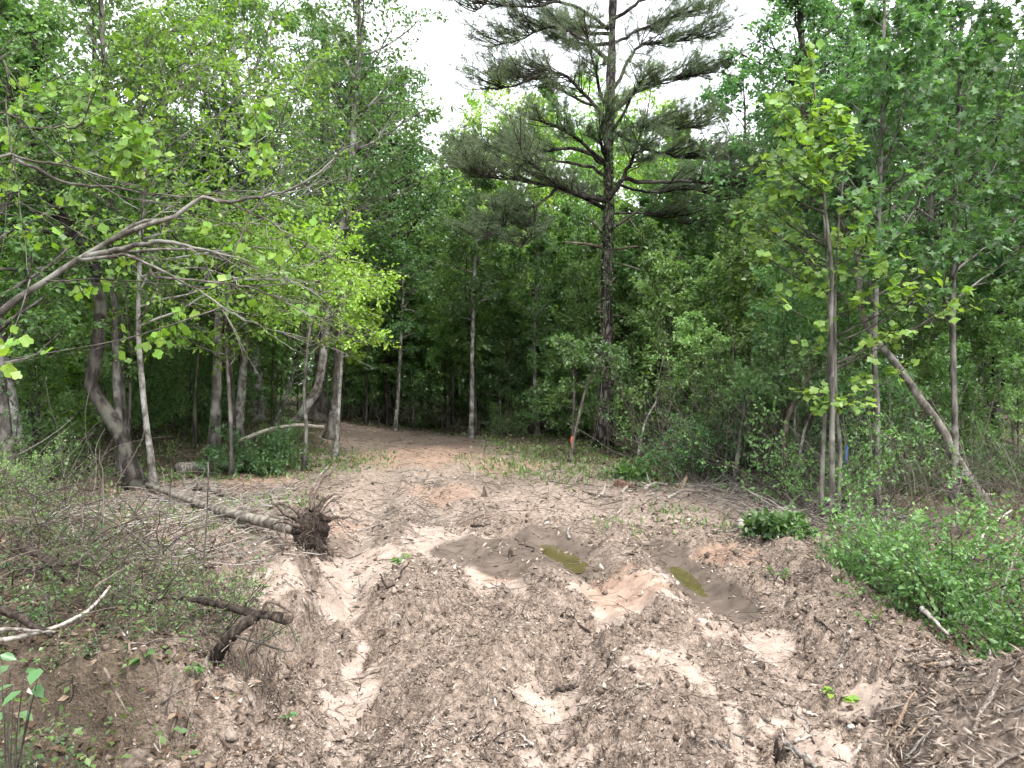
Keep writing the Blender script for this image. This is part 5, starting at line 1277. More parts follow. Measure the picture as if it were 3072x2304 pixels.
# ------------------------------------------------------------------ shrubs that stand out
def shrub(label, x, y, H, n, ls, tmpl, lpt, leaf, seed, name='shrub', **kw):
    W, lv = shrub_geo(seed, H, n, ls, tmpl, lpt, **kw)
    t = thing(name, label, 'shrub', (x, y, gz(x, y)))
    ob('stems', W.mesh('stems', M['bark_sapling'], True), t)
    V, f = leaf_geo(*lv, tmpl); ob('foliage', mk_mesh('foliage', V, f, M[leaf]), t)
    return t
for lab, px, d, H, n, ls, tm, lpt, lf, kw in (
    ('dense bright green rose shrub behind the right berm', 935, 5.4, 1.0, 26, .034, 'oval', 8, 'leaf_shrub', dict(spread=.8, sub=9, twig=5)),
    ('looser green shrub right of the dense rose shrub', 1008, 5.7, .95, 9, .042, 'oval', 5, 'leaf_fresh', dict(spread=.9, sub=8)),
    ('low leafy shrub at the right edge above the shredded heap', 1016, 4.35, .5, 11, .034, 'oval', 7, 'leaf_shrub', dict(spread=.8, sub=8)),
    ('loose green shrub between the tulip stems and the rose shrub', 876, 6.7, .62, 8, .04, 'oval', 5, 'leaf_mid', dict(spread=1.1, sub=8)),
    ('feathery low shrub left of the rose shrub on the berm', 842, 6.6, .34, 12, .034, 'slim', 7, 'leaf_shrub', dict(spread=1.2)),
    ('rounded bush of broad bright leaves beside the second puddle', 776, 7.45, .27, 18, .07, 'oval', 5, 'leaf_shrub', dict(spread=1.3, sub=5, twig=3)),
    ('dark vine-draped bush on the weathered log', 258, 13.6, .95, 22, .06, 'oval', 8, 'leaf_dark', dict(spread=1.2, sub=8)),
    ('bright leafy plant at the foot of the debris near the pine', 634, 13.0, .34, 11, .07, 'oval', 6, 'leaf_shrub', dict(spread=1.2)),
    ('round green shrub left of the bent dark trunk', 48, 12.2, .8, 12, .055, 'oval', 7, 'leaf_shrub', dict(spread=1.0)),
):
    shrub(lab, (px - 512) / FPX * d, d, H, n, ls, tm, lpt, lf, 300 + int(px), **kw)
# low brambles and creepers on the near left bank
rng = np.random.default_rng(21)
M['leaf_bramble'] = leaf_mat('leaf_bramble', [(.07, .13, .055), (.10, .17, .07), (.15, .23, .08)], .4, rough=.35)
BR = [shrub_proto(270, .5, 9, .038, 'oval', 2, 'leaf_dark', spread=1.2, sub=5, twig=2), shrub_proto(271, .38, 9, .042, 'oval', 2, 'leaf_bramble', spread=1.5, sub=5, twig=3), shrub_proto(272, .6, 8, .032, 'oval', 2, 'leaf_bramble', spread=1.0, sub=6, twig=3)]
BL = ['on the left bank by the bottom edge', 'below the pale curved branch at left', 'on top of the near left bank', 'beside the dangling roots of the rotten limb', 'at the left beside the mossy limb', 'farther back at the left behind the mossy limb', 'right at the left edge above the dark rotten branch']
for k, (px, d) in enumerate(((20, 3.9), (60, 3.9), (130, 3.8), (90, 4.1), (40, 4.3), (10, 5.0), (45, 5.1), (85, 4.9), (125, 4.2), (170, 4.6), (150, 4.4), (110, 5.1), (190, 4.5), (75, 3.55), (120, 3.6), (175, 4.0), (15, 4.6), (60, 4.7), (100, 4.7), (228, 4.15), (236, 4.3), (240, 3.95), (215, 4.0), (30, 5.4), (80, 5.5), (10, 6.3), (55, 6.5), (-20, 4.2), (-30, 5.2), (5, 3.0), (45, 3.05))):
    x = (px - 512) / FPX * d; pr = BR[rng.integers(3)]
    zone_ = BL[0] if d < 3.35 else BL[3] if px > 190 else BL[1] if d < 4 else BL[2] if px > 90 else BL[5] if d > 5.05 else BL[4] if px > 30 else BL[6]
    t = put(pr, 'bramble', 'small trailing bramble ' + zone_, 'bramble', x, d, rng.uniform(.38, .62) * (1 if d < 5.2 else 1.3), 'brambles ' + zone_, rng, 'stems', 'foliage')

def big_leaf_plant():
    rng = np.random.default_rng(31); d = 2.75
    b = np.array([(8 - 512) / FPX * d, d, 0]); b[2] = gz(b[0], b[1])
    t = thing('seedling', 'broad-leaved seedling with large green leaves at the bottom left edge', 'plant', tuple(b))
    G = Geo(); mes = [leaf_mesh('oval', M['leaf_shrub2'], 900 + i) for i in range(3)]
    for k, (px, py) in enumerate(((10, 665), (25, 672), (2, 680), (22, 690), (8, 700), (30, 700), (35, 685), (14, 684), (4, 712), (20, 712), (40, 668), (0, 655))):
        p = at(px, py, d + rng.uniform(-.12, .12)); q = smooth_path(np.array([b + rng.normal(size=3) * .02, (b + p) / 2 + np.array([0, 0, .03]), p]), 8)
        G.tube(q - b, np.linspace(.0026, .0014, 8), 5)
        a = rng.uniform(0, 6.28)
        leaf_object(t, mes[k % 3], p - b, np.array([math.cos(a), math.sin(a) * .8, -.25]), norm(np.array([0, -.45, .8]) + rng.normal(size=3) * .25), rng.uniform(.055, .085))
    ob('stem', G.mesh('stem', M['bark_sapling'], True), t)
M['leaf_shrub2'] = leaf_mat('leaf_shrub2', [(.07, .15, .06), (.09, .19, .07), (.13, .24, .09)], .4, rough=.35, var=.1)
big_leaf_plant()
def sprout(label, px, py, s, n, mat='leaf_fresh', ls=.05):
    rng = np.random.default_rng(int(px)); g = ground(px, py); t = thing('sprout', label, 'plant', tuple(g)); G = Geo(); P = []; D = []; N = []
    for k in range(n):
        a = rng.uniform(0, 6.28); e = np.array([math.cos(a) * s * .5, math.sin(a) * s * .5, s * rng.uniform(.5, 1)]); G.tube(smooth_path(np.array([[0, 0, -.02], e * np.array([.3, .3, .6]), e]), 6), np.linspace(.003, .0015, 6), 4)
        for j in range(4): P.append(e * rng.uniform(.6, 1)); D.append(np.array([math.cos(a + rng.normal()), math.sin(a + rng.normal()), .1])); N.append(norm(UP + rng.normal(size=3) * .4))
    ob('stem', G.mesh('stem', M['bark_sapling'], True), t); mes = leaf_mesh('oval', M[mat], 3)
    for p, d_, n_ in zip(P, D, N): leaf_object(t, mes, p, d_, n_, ls * rng.uniform(.7, 1.2))
sprout('small yellow green sprout in the mulch at lower right', 838, 705, .10, 4, 'leaf_bright', .05)
sprout('tiny green sprout at the foot of the cut bank', 196, 690, .06, 4, 'leaf_shrub', .04)
sprout('green sprout with yellowish tips on the bank below the hanging roots', 145, 712, .09, 4, 'leaf_shrub', .05)
sprout('sprig of green on the mulch near the left rut', 288, 720, .05, 3, 'leaf_mid', .035)
sprout('small fern-like tuft on the upper right mulch', 868, 626, .10, 5, 'leaf_fresh', .04)
sprout('green tuft growing on the pale hump behind the slanted stick', 400, 566, .10, 6, 'leaf_fresh', .06)
sprout('tuft of green at the edge of the second rut', 775, 583, .16, 6, 'leaf_shrub', .05)

# ------------------------------------------------------------------ shredded-wood heap, lower right
def heap():
    rng = np.random.default_rng(14); c = np.array([2.52, 3.12, 0.]); c[2] = gz(c[0], c[1])
    t = thing('mulch_heap', 'heap of shredded wood and bark at the lower right corner', 'wood heap', tuple(c))
    n = 90; u = np.linspace(-1, 1, n); X, Y = np.meshgrid(u * .95, u * .95)
    r = np.hypot(X * 1.0, Y); Z = .44 * np.exp(-(r / .48) ** 2) + (.035 * np.abs(perlin(X * 9, Y * 9, 41)) + .03 * perlin(X * 22, Y * 22, 42)) * sstep(.95 - r, 0, .4) - .10 * sstep(r, .7, .95)
    wz = np.array(height((X + c[0]).ravel(), (Y + c[1]).ravel(), False)).reshape(n, n) - c[2]
    V = np.stack([X, Y, Z + wz], -1).reshape(-1, 3); I = np.arange(n * n).reshape(n, n)
    ob('heap', mk_mesh('heap', V, [np.stack([I[:-1, :-1], I[:-1, 1:], I[1:, 1:], I[1:, :-1]], -1).reshape(-1, 4)], M['heap'], True), t)
    hz = lambda x, y: .44 * np.exp(-(np.hypot(x, y) / .48) ** 2) + hs_(x + c[0], y + c[1]) - c[2]
    mes = []
    for k in range(8):
        m = 7; P = np.stack([np.linspace(-.5, .5, m), .06 * perlin(np.linspace(0, 3, m), np.full(m, k * 1.7), 5), .05 * perlin(np.linspace(0, 3, m) + 9, np.full(m, k * 2.7), 6)], 1)
        W = (.025 + .045 * rng.random()) * np.array([.25, .7, 1, .95, .85, .55, .12]) * rng.uniform(.75, 1.2, m); Th = W * rng.uniform(.3, .6)
        a = np.arange(5) * 2 * np.pi / 5 + rng.uniform(0, 1)
        V = np.stack([np.repeat(P[:, 0], 5), (P[:, 1:2] + np.cos(a)[None] * W[:, None] * rng.uniform(.7, 1.2, (m, 5))).ravel(), (P[:, 2:3] + np.sin(a)[None] * Th[:, None]).ravel()], 1)
        i = np.arange(m - 1)[:, None] * 5; q = np.arange(5)[None]; q2 = (q + 1) % 5
        F = np.stack([i + q, i + q2, i + 5 + q2, i + 5 + q], -1).reshape(-1, 4)
        for mat in ('wood_dead', 'wood_fresh', 'bark_brown', 'wood_grey'):
            mes.append(mk_mesh('wood_splinter', V, [F, np.arange(5)[None, ::-1], (m - 1) * 5 + np.arange(5)[None]], M[mat]))
    k = 0
    while k < 290:
        a = rng.uniform(0, 6.28); rr = .88 * math.sqrt(rng.random()); x, y = rr * math.cos(a), rr * math.sin(a)
        L = rng.choice([rng.uniform(.08, .16), rng.uniform(.16, .28), rng.uniform(.28, .5)], p=(.45, .38, .17))
        gx_ = float((hz(np.array([x + .05]), np.array([y])) - hz(np.array([x - .05]), np.array([y])))[0]) / .1; gy_ = float((hz(np.array([x]), np.array([y + .05])) - hz(np.array([x]), np.array([y - .05])))[0]) / .1
        th = rng.uniform(0, 6.28); D = np.array([math.cos(th), math.sin(th), 0]); D[2] = gx_ * D[0] + gy_ * D[1] + rng.normal() * .25
        D = norm(D); N = norm(np.array([-gx_, -gy_, 1]) + rng.normal(size=3) * .25); Yv = norm(np.cross(N, D)); Z = np.cross(D, Yv)
        z = float(hz(np.array([x]), np.array([y]))[0]) + .022 + rng.uniform(0, .015)
        o = bpy.data.objects.new('wood_splinter', mes[rng.choice(len(mes))]); COL.objects.link(o); o.parent = t
        o.matrix_local = Matrix(((D[0] * L, Yv[0] * L, Z[0] * L, x), (D[1] * L, Yv[1] * L, Z[1] * L, y), (D[2] * L, Yv[2] * L, Z[2] * L, z), (0, 0, 0, 1))); k += 1
    n = 4200; a = rng.uniform(0, 6.28, n); rr = .95 * np.sqrt(rng.random(n)); x, y = rr * np.cos(a), rr * np.sin(a)
    V, f = chips(rng, np.stack([x, y, hz(x, y) + .012 + rng.uniform(0, .02, n)], 1), rng.uniform(.03, .12, n), .5, .45)
    o = ob('shreds', mk_mesh('shreds', V, f, M['chip_heap']), t); o['kind'] = 'stuff'

CHV = np.array([(-.5, -.13, 0), (-.45, .14, .02), (.5, .03, .03), (-.05, .0, .12)]); CHF = [np.array([(0, 2, 3), (2, 1, 3), (1, 0, 3), (0, 1, 2)])]
def chips(rng, P, S, tilt=.35, wmul=1.0):
    n = len(P); a = rng.uniform(0, 6.28, n); D = norm(np.stack([np.cos(a), np.sin(a), rng.normal(size=n) * tilt], 1)); N = norm(UP + rng.normal(size=(n, 3)) * tilt)
    Yv = norm(np.cross(N, D)); Z = np.cross(D, Yv); w = rng.uniform(.5, 1.8, n)[:, None, None] * wmul
    V = P[:, None] + S[:, None, None] * (CHV[None, :, :1] * D[:, None] + CHV[None, :, 1:2] * w * Yv[:, None] + CHV[None, :, 2:] * w * Z[:, None])
    return V.reshape(-1, 3), [(f[None] + (np.arange(n) * 4)[:, None, None]).reshape(-1, 3) for f in CHF]
M['heap'] = plain_mat('heap_soil', (.15, .115, .09), .95, 60, .5)
M['chip_heap'] = chip_mat('chip_heap', [(.06, .045, .035), (.14, .108, .085), (.23, .185, .15), (.34, .285, .235)])
M['chip'] = chip_mat('chip', [(0.022, 0.016, 0.013), (0.062, 0.046, 0.036), (0.125, 0.096, 0.076), (0.200, 0.159, 0.128), (0.288, 0.235, 0.195), (0.450, 0.388, 0.335)])
M['crumb'] = chip_mat('crumb', [(0.050, 0.036, 0.027), (0.106, 0.080, 0.062), (0.169, 0.133, 0.105), (0.250, 0.200, 0.163)], .95)
M['leaf_litter'] = chip_mat('leaf_litter', [(.035, .02, .013), (.07, .042, .028), (.12, .08, .055), (.19, .14, .10)])
M['twig_grey'] = chip_mat('twig_grey', [(.05, .043, .036), (.10, .087, .075), (.17, .152, .134), (.28, .256, .23)])
M['twig_dark'] = chip_mat('twig_dark', [(.03, .024, .02), (.07, .055, .045), (.14, .115, .095)])
M['twig_brush'] = chip_mat('twig_brush', [(.04, .033, .027), (.08, .067, .056), (.15, .132, .114)])
heap()

# ------------------------------------------------------------------ litter nobody could count
def stuff(name, V, f, mat, label, smooth=False):
    o = ob(name, mk_mesh(name, V, f, mat, smooth)); tag(o, label, kind='stuff'); return o
def spread_pts(rng, n, y0, y1, half=.78, p=1.15):
    u = rng.random(n); y = (y0 ** (1 - p) + u * (y1 ** (1 - p) - y0 ** (1 - p))) ** (1 / (1 - p))
    x = rng.uniform(-half, half, n) * (y * .9 + .35)
    return x, y
rng = np.random.default_rng(61)
x, y = spread_pts(rng, 150000, 2.3, 27)
c_, w_, o_ = masks(x, y); sd = edge_sd(x, y)
dens = (1 - .85 * np.clip(c_ * 1.0, 0, 1)) * (1 - .8 * w_) * (1 - .7 * sstep(sd, .0, .8)) * (.35 + .65 * sstep(perlin(x * 1.7, y * 1.7, 71), -.35, .25)) * (.5 + .5 * (1 - sstep(y, 6, 13)))
keep = rng.random(len(x)) < dens; x, y = x[keep], y[keep]
z = height(x, y)
S = rng.uniform(.012, .042, len(x)) * np.clip(y / 5, .85, 1.8); big = rng.random(len(x)) < .08; S[big] *= 2.2
V, f = chips(rng, np.stack([x, y, z + .004], 1), S, .55)
stuff('mulch_litter', V, f, M['chip'], 'wood chips and shredded bark churned into the mud')
print('chips', len(x))
# crumbs of soil
x, y = spread_pts(rng, 15000, 2.3, 12)
c_, w_, o_ = masks(x, y); keep = (rng.random(len(x)) < (1 - .9 * c_) * (1 - .85 * w_) * (.2 + .8 * sstep(perlin(x * 2.1, y * 2.1, 72), -.1, .4))) & (edge_sd(x, y) < .6); x, y = x[keep], y[keep]
oc = np.array([(1, 0, 0), (-1, 0, 0), (0, 1, 0), (0, -1, 0), (0, 0, 1), (0, 0, -1)], float); of = np.array([(0, 2, 4), (2, 1, 4), (1, 3, 4), (3, 0, 4), (2, 0, 5), (1, 2, 5), (3, 1, 5), (0, 3, 5)])
n = len(x); S = .004 + .022 * rng.random(n) ** 3 * np.clip(y / 5, .8, 1.5)
V = (np.stack([x, y, height(x, y) + S * .4], 1)[:, None] + oc[None] * S[:, None, None] * rng.uniform(.5, 1.3, (n, 6, 1)) + rng.normal(size=(n, 6, 3)) * (S * .25)[:, None, None]).reshape(-1, 3)
stuff('soil_crumbs', V, [(of[None] + (np.arange(n) * 6)[:, None, None]).reshape(-1, 3)], M['crumb'], 'crumbs of broken soil among the mulch')
# twigs
def twig_field(name, label, rng, x, y, L, r, mat, lift=0.01, tilt=.12, jit=.18, sides=3, m=5):
    n = len(x); a = rng.uniform(0, 6.28, n)
    D = np.stack([np.cos(a), np.sin(a), np.abs(rng.normal(size=n)) * tilt], 1)
    P = grow_lines(rng, np.stack([x, y, height(x, y) + lift], 1), D, L, m, jit, -.01)
    V, f = tubes(P, r[:, None] * np.linspace(1, .45, m)[None], sides, False)
    return stuff(name, V, f, mat, label)
x, y = spread_pts(rng, 7000, 2.4, 26, .62); sd = edge_sd(x, y); c_, w_, o_ = masks(x, y); k = (sd < .2) & (rng.random(len(x)) < 1 - .75 * np.maximum(c_, w_)); x, y = x[k], y[k]
twig_field('twig_litter', 'thin dark twigs and roots littering the churned mud', rng, x, y, rng.uniform(.06, .28, len(x)) * np.clip(y / 6, .7, 1.6), rng.uniform(.0014, .0034, len(x)) * np.clip(y / 6, .8, 2), M['twig_dark'])
n = 2100; x = rng.uniform(-5.6, -1.5, n); y = rng.uniform(5.0, 12.2, n); k = (x < -.28 * y) & (x > -.62 * y); x, y = x[k], y[k]
M['twig_pale'] = chip_mat('twig_pale', [(.07, .06, .05), (.15, .132, .115), (.25, .228, .202), (.36, .335, .305)])
twig_field('twig_debris', 'grey twigs and broken sticks strewn left of the road', rng, x, y, rng.uniform(.08, .6, len(x)), rng.uniform(.0018, .0075, len(x)) , M['twig_pale'], .02, .10, .22, 3)
n = 1900; x = rng.uniform(1.9, 4.6, n); y = rng.uniform(8.0, 12.6, n); k = (x > .235 * y) & (edge_sd(x, y) > -.75); x, y = x[k], y[k]
twig_field('twig_debris', 'pale twigs and shredded sticks heaped along the right thicket', rng, x, y, rng.uniform(.1, .6, len(x)), rng.uniform(.003, .008, len(x)), M['twig_grey'], .03, .3, .16, 3)
n = 170; x = rng.uniform(.2, 2.4, n); y = rng.uniform(10.5, 15, n)
twig_field('twig_debris', 'small broken sticks on the bare soil below the pine', rng, x, y, rng.uniform(.1, .5, n), rng.uniform(.003, .008, n), M['twig_grey'], .02, .25, .16, 3)
n = 260; a = rng.normal(size=n); x = -1.05 + .28 * rng.normal(size=n); y = rng.uniform(7.5, 13, n); x = x - (y - 8) * .06
twig_field('twig_debris', 'grey sticks on the ridge between the two tracks', rng, x, y, rng.uniform(.08, .4, n), rng.uniform(.002, .006, n), M['twig_grey'], .02, .3, .2, 3)
M['twig_pale2'] = chip_mat('twig_pale2', [(.03, .025, .02), (.065, .055, .046), (.125, .11, .096)])
def tangle(name, label, rng, n, xr, yr, cond, Lr, rr, mat, up=.8, jit=.14, m=7):
    x = rng.uniform(*xr, n); y = rng.uniform(*yr, n); k = cond(x, y); x, y = x[k], y[k]; n = len(x)
    D = rv(rng, n); D[:, 2] = np.abs(D[:, 2]) * up + .15
    P = grow_lines(rng, np.stack([x, y, height(x, y, False) + rng.uniform(-.02, .35, n)], 1), D, rng.uniform(*Lr, n), m, jit, -.05)
    P[:, :, 2] = np.maximum(P[:, :, 2], height(P[:, :, 0].ravel(), P[:, :, 1].ravel(), False).reshape(P.shape[:2]) + .01)
    V, f = tubes(P, rng.uniform(*rr, n)[:, None] * np.linspace(1, .35, m)[None], 3, False)
    return stuff(name, V, f, mat, label, True)
tangle('dead_brush', 'tangle of bare grey brush below the left trees', rng, 1000, (-9, -2.2), (4.8, 13), lambda x, y: (x < -.53 * y) & (edge_sd(x, y) > .0), (.3, 1.4), (.002, .006), M['twig_brush'])
tangle('dead_brush', 'tangle of dead vines and bare brush in the right thicket', rng, 1500, (2.0, 7.5), (8.0, 16), lambda x, y: (x > .16 * y) & (edge_sd(x, y) > .35), (.5, 2.0), (.002, .007), M['twig_brush'], up=1.4)
tangle('dead_brush', 'dark tangled brush on top of the near left bank', rng, 220, (-3.6, -1.9), (4.0, 5.6), lambda x, y: (x < -.44 * y), (.2, .7), (.0015, .006), M['twig_dark'], up=.6, jit=.22)
tangle('dead_vines', 'grey dead vines hanging in the right thicket', rng, 420, (1.8, 5.2), (9.6, 14), lambda x, y: (x > .165 * y) & (x < .40 * y) & (edge_sd(x, y) > .3), (1.0, 3.0), (.003, .008), M['twig_pale2'], up=3.0, jit=.2)
tangle('dead_brush', 'thin brush stems along the far edge of the clearing', rng, 500, (-6, 4), (21, 28), lambda x, y: edge_sd(x, y) > .2, (.4, 1.6), (.004, .009), M['twig_brush'], up=1.6)
tangle('dead_brush', 'bare stalks around the shrubs behind the right berm', rng, 200, (2.7, 5.5), (4.3, 8), lambda x, y: edge_sd(x, y) > .25, (.4, 1.4), (.0018, .004), M['twig_brush'], up=2.0)
tangle('dead_brush', 'dark dead brush over the near left bank', rng, 800, (-3.3, -1.35), (3.3, 5.2), lambda x, y: edge_sd(x, y) > .05, (.08, .32), (.0012, .0045), M['twig_dark'], up=.45)
# loose sticks that can be picked apart one by one
ZN = [('on the mulch in the lower left', lambda p, q: p < 420 and q > 600), ('on the mulch at the bottom centre', lambda p, q: p < 640 and q > 600), ('on the mulch in the lower right', lambda p, q: q > 600), ('in the debris left of the root plate', lambda p, q: p < 300),
      ('between the root plate and the first puddle', lambda p, q: p < 520 and q > 520), ('on the far bare soil of the track', lambda p, q: p < 560 and q <= 520), ('around the two puddles', lambda p, q: p < 720 and q > 520), ('in the grey debris below the right thicket', lambda p, q: True)]
TN = (('wood_dead', 'tan'), ('wood_grey', 'grey'), ('wood_dark', 'dark'), ('wood_pale', 'pale'), ('bark_brown', 'brown'))
k = 0
while k < 130:
    q = 470 + 290 * rng.random() ** 1.1; p = rng.uniform(120, 960)
    g = ground(p, q); sdv = sdq(g[0], g[1])
    if sdv > .9 or g[1] > 17: continue
    L = rng.choice([rng.uniform(.10, .22), rng.uniform(.2, .45), rng.uniform(.45, .8)], p=(.5, .38, .12)) * (1 if g[1] > 6 else .45); a = rng.uniform(0, math.pi); ti = rng.integers(5)
    e = g + np.array([math.cos(a) * L, math.sin(a) * L, 0]); b = (g + e) / 2 + np.array([rng.normal() * L * .08, rng.normal() * L * .08, 0])
    P = smooth_path(np.array([g, b, e]), 9); P[:, 2] = height(P[:, 0], P[:, 1]); fit = np.polyval(np.polyfit(np.arange(9), P[:, 2], 1), np.arange(9)); r0 = rng.uniform(.004, .010) * (1 + .5 * (L > .4))
    P[:, 2] = .35 * P[:, 2] + .65 * fit + r0 * .8; P[1:-1] += rng.normal(size=(7, 3)) * r0 * .4
    if rng.random() < .12: P[:, 2] += np.linspace(0, L * .45, 9)
    G = Geo(); wood_tube(G, P - P[0], np.linspace(r0, r0 * .5, 9), 6, .2, k)
    if rng.random() < .5:
        n = rng.integers(1, 4); p0, T = sample((P - P[0])[None], rng.uniform(.2, .9, (1, n))); sbs = grow_lines(rng, p0[0], norm(side_dirs(rng, T[0], .7) + UP * .3), rng.uniform(.03, .12, n), 5, .15, 0); G.tube(sbs, np.linspace(r0 * .5, r0 * .2, 5)[None] * np.ones((n, 1)), 4)
    zn = next(z for z, c in ZN if c(p, q))
    o = ob('stick', G.mesh('stick', M[TN[ti][0]], True), None, tuple(P[0])); tag(o, ('long ' if L > .4 else 'short ' if L < .16 else 'slim ') + TN[ti][1] + ' stick ' + zn, 'stick', TN[ti][1] + ' loose sticks ' + zn); k += 1
# grass, seedlings and leaf litter
x, y = spread_pts(rng, 120000, 4.6, 30, .78, .7); sd = edge_sd(x, y)
gm = sstep(sd, -.35, .35) * (.15 + .85 * sstep(perlin(x * .9, y * .9, 81), -.15, .35)) * np.where(x < 0, 1, np.where(y > 11, 1, .35))
for (px_, py_, r_, s_) in ((105, 530, 1.2, .9), (150, 565, .8, .7), (130, 585, .6, .6), (110, 555, 1.3, .95), (160, 590, .9, .8), (90, 580, .8, .8), (185, 575, .6, .6), (300, 462, 2.2, .9), (235, 505, .6, .7), (280, 505, .7, .5), (560, 462, 2.4, .9), (640, 478, 1.0, .7), (690, 520, .8, .4), (620, 525, .5, .35)):
    cx, cy_ = flat(px_, py_); gm = np.maximum(gm, s_ * (1 - sstep(np.hypot(x - cx, (y - cy_) * .6) / r_, .3, 1.1)))
k = rng.random(len(x)) < gm * .75; x, y = x[k], y[k]; n = len(x)
S = rng.uniform(.035, .11, n) * np.clip(y / 10, .7, 1.2)
V, f = leaf_geo(np.stack([x, y, height(x, y, False) - .01], 1), norm(rng.normal(size=(n, 3)) * .55 + UP), rv(rng, n), S, 'slim')
stuff('grass', V, f, M['grass'], 'grass and weeds sprouting along the clearing edges'); print('grass', n)
x, y = spread_pts(rng, 60000, 3.0, 30, .8, .8); sd = edge_sd(x, y)
k = rng.random(len(x)) < sstep(sd, -.1, .5) * .5 * np.where((x > 2) & (y < 9.5), .35, 1) * np.where((x < -1) & (y < 5.6), .7, np.where((x < -2) & (y < 9), 1.5, 1)) * (.2 + .8 * sstep(perlin(x * .8, y * .8, 83), -.3, .3)); x, y = x[k], y[k]; n = len(x)
V, f = leaf_geo(np.stack([x, y, height(x, y, False) + rng.uniform(.01, .22, n)], 1), norm(rng.normal(size=(n, 3)) * np.array([1, 1, .3])), norm(UP + rng.normal(size=(n, 3)) * .4), rng.uniform(.03, .07, n) * np.clip(y / 9, .7, 1.5), 'rhomb')
stuff('ground_cover', V, f, M['leaf_shrub'], 'low green seedlings and creepers on the woodland floor')
x, y = spread_pts(rng, 40000, 2.6, 26, .8, .8); sd = edge_sd(x, y)
k = rng.random(len(x)) < sstep(sd, -.4, .2); x, y = x[k], y[k]; n = len(x)
V, f = leaf_geo(np.stack([x, y, height(x, y, True) + rng.uniform(.004, .02, n)], 1), norm(rng.normal(size=(n, 3)) * np.array([1, 1, .25])), norm(UP + rng.normal(size=(n, 3)) * .3), rng.uniform(.03, .08, n) * np.clip(y / 8, .7, 1.5), 'rhomb')
stuff('leaf_litter', V, f, M['leaf_litter'], 'fallen brown leaves on the woodland floor')

# ------------------------------------------------------------------ soil lumps, pine cone, survey tape
def lump(label, px, py, w, mat, seed, flat_=.6, cat='clod', name='soil_clod'):
    rng = np.random.default_rng(seed); g = ground(px, py); R = w * .5 * g[1] / FPX
    u = np.linspace(0, np.pi, 11); v = np.linspace(0, 2 * np.pi, 18, endpoint=False); U, Vv = np.meshgrid(u, v, indexing='ij')
    S = np.stack([np.sin(U) * np.cos(Vv), np.sin(U) * np.sin(Vv), np.cos(U)], -1).reshape(-1, 3)
    S *= (1 + .35 * perlin(S[:, 0] * 2.1 + seed, S[:, 1] * 2.1 + S[:, 2] * 1.7, seed) + .15 * perlin(S[:, 0] * 6 + seed, S[:, 1] * 6 + S[:, 2] * 5, seed + 1))[:, None] * R; S[:, 2] *= flat_
    I = np.arange(11 * 18).reshape(11, 18); I2 = np.roll(I, -1, 1)
    o = ob(name, mk_mesh(name, S, [np.stack([I[:-1], I[1:], I2[1:], I2[:-1]], -1).reshape(-1, 4)], M[mat], True), None, (g[0], g[1], float(height(g[0], g[1])[0]) + R * flat_ * .35)); tag(o, label, cat)
M['clod'] = bark_mat('clod', [(.05, .038, .03), (.11, .086, .068), (.19, .155, .125)], (16, 16, 16), bump=.8)
M['clod_yellow'] = bark_mat('clod_yellow', [(.09, .068, .036), (.15, .115, .065), (.21, .165, .10)], (22, 22, 22), bump=.8)
lump('big pale clod of earth at the bottom left under the cut bank', 140, 762, 44, 'clod', 1, .5)
lump('pale angular lump near the bottom left', 205, 765, 22, 'clod', 2, .7)
lump('grey stone half buried in the lower left mulch', 232, 735, 13, 'clod', 6, .8)
M['stone_white'] = plain_mat('stone_white', (.5, .48, .45), .7, 12, .15)
lump('white quartz stone beside the yellow green sprout', 851, 722, 7, 'stone_white', 7, .8, 'stone', 'stone')
def cone():
    rng = np.random.default_rng(2); g = ground(757, 672); R = .026; t = thing('pine_cone', 'brown pine cone lying in the mulch at right of centre', 'pine cone', (g[0], g[1], float(height(g[0], g[1])[0]) + .02), .6)
    V = []; F = []
    for k in range(60):
        z = -1 + 2 * (k + .5) / 60; a = k * 2.4; r = R * math.sqrt(max(0, 1 - z * z)) * .7; o = np.array([z * .045, math.cos(a) * r, math.sin(a) * r]); out = norm(np.array([.5, math.cos(a), math.sin(a)])); tn = np.array([0, -math.sin(a), math.cos(a)])
        b = len(V); V += [o - tn * .008, o + tn * .008, o + out * .016 + tn * .007, o + out * .016 - tn * .007, o + out * .012 + np.array([.006, 0, 0])]; F += [(b, b + 1, b + 2, b + 3)]
    ob('scales', mk_mesh('scales', np.array(V), [np.array(F)], M['wood_root']), t)
    G = Geo(); G.tube(np.array([[-.045, 0, 0], [-.02, 0, 0], [.02, 0, 0], [.045, 0, 0]]), np.array([.006, .016, .016, .005]), 8); ob('core', G.mesh('core', M['wood_dark'], True), t)
cone()
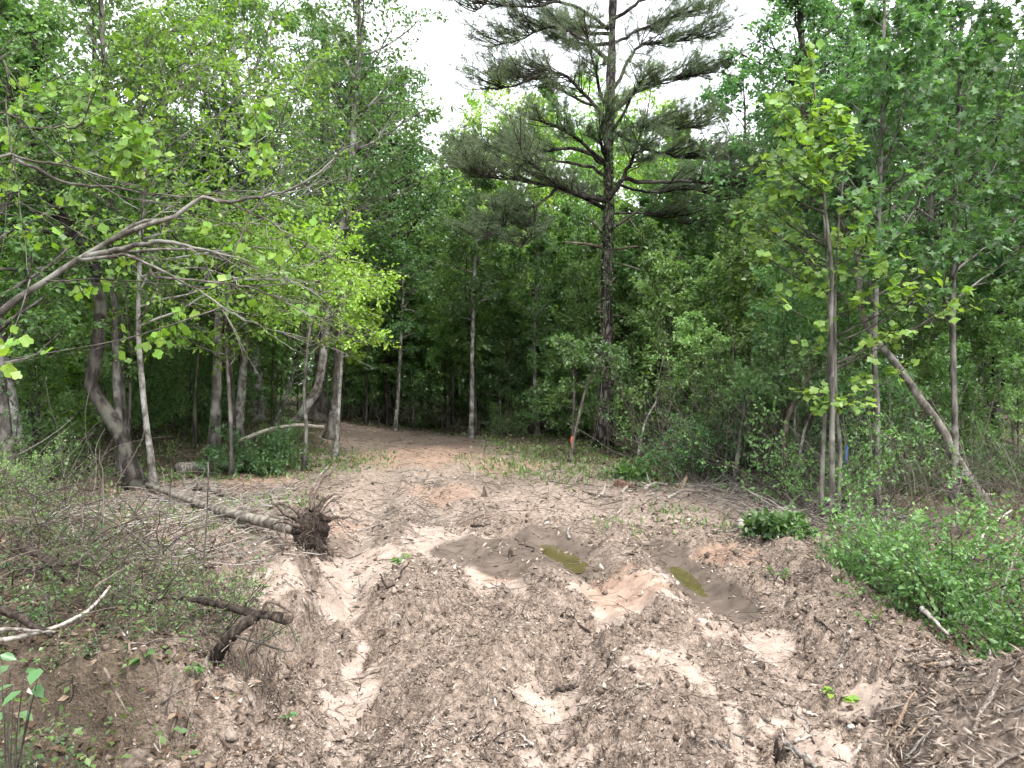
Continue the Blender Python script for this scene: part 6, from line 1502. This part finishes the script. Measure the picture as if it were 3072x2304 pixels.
def tape(label, pts, d, w, col, stake):
    b = np.array(ground(*stake)) if stake else at(*pts[0], d)
    m = plain_mat('tape', col, .45, 20, .15); t = thing('flagging_tape', label, 'tape', tuple(at(pts[0][0], pts[0][1], d)))
    o0 = at(pts[0][0], pts[0][1], d); P = smooth_path(np.array([at(x, y, d) for x, y in pts]), 14) - o0
    tw = np.linspace(0, 2.2, 14); X = np.stack([np.cos(tw), np.sin(tw), tw * 0], 1) * w * .5
    V = np.concatenate([P - X, P + X, P - X + [0, .002, 0], P + X + [0, .002, 0]]); i = np.arange(13); n = 14
    F = np.concatenate([np.stack([i, i + n, i + n + 1, i + 1], 1), np.stack([i + 2 * n, i + 2 * n + 1, i + 3 * n + 1, i + 3 * n], 1)])
    ob('ribbon', mk_mesh('ribbon', V, [F], m), t)
    kn = Geo(); kn.tube(np.array([[-.012, 0, .0], [0, .004, .008], [.012, 0, 0]]), np.array([.008, .012, .006]), 7); ob('knot', kn.mesh('knot', m, True), t)
tape('blue survey tape hanging on a thin stem right of the tulip trunks', [(847, 447), (846, 460), (844, 472), (846, 487)], 9.6, .03, (.02, .10, .38), None)
tape('orange survey tape tied low on the leaning sapling by the pine', [(572, 437), (571, 442), (572, 448)], 15.2, .035, (.45, .10, .03), None)
stick('thin upright stem carrying the blue survey tape', [(849, 500), (848, 470), (846, 440), (843, 415)], 2.4, 'bark_sapling', air=9.62, cat='stem', name='thin_stem')

# ------------------------------------------------------------------ tell look-alikes apart by their order across the view
from collections import defaultdict
NTH = ('', 'second', 'third', 'fourth', 'fifth', 'sixth', 'seventh', 'eighth', 'ninth', 'tenth'); CNT = ('', '', 'two', 'three', 'four', 'five', 'six', 'seven', 'eight', 'nine', 'ten')
def place_word(i, n): return ('leftmost' if i == 0 else 'rightmost' if i == n - 1 else NTH[i] + ' from left') + ' of ' + CNT[n]
by = defaultdict(list)
for o in COL.objects:
    if o.parent is None and o.get('label') and o.get('category'): by[o['label']].append(o)
for lab, os_ in by.items():
    n = len(os_)
    if 2 <= n <= 10:
        os_.sort(key=lambda o: o.location.x / max(o.location.y, .5))
        for i, o in enumerate(os_):
            new = lab + ', ' + place_word(i, n)
            if len(new.split()) <= 16: o['label'] = new
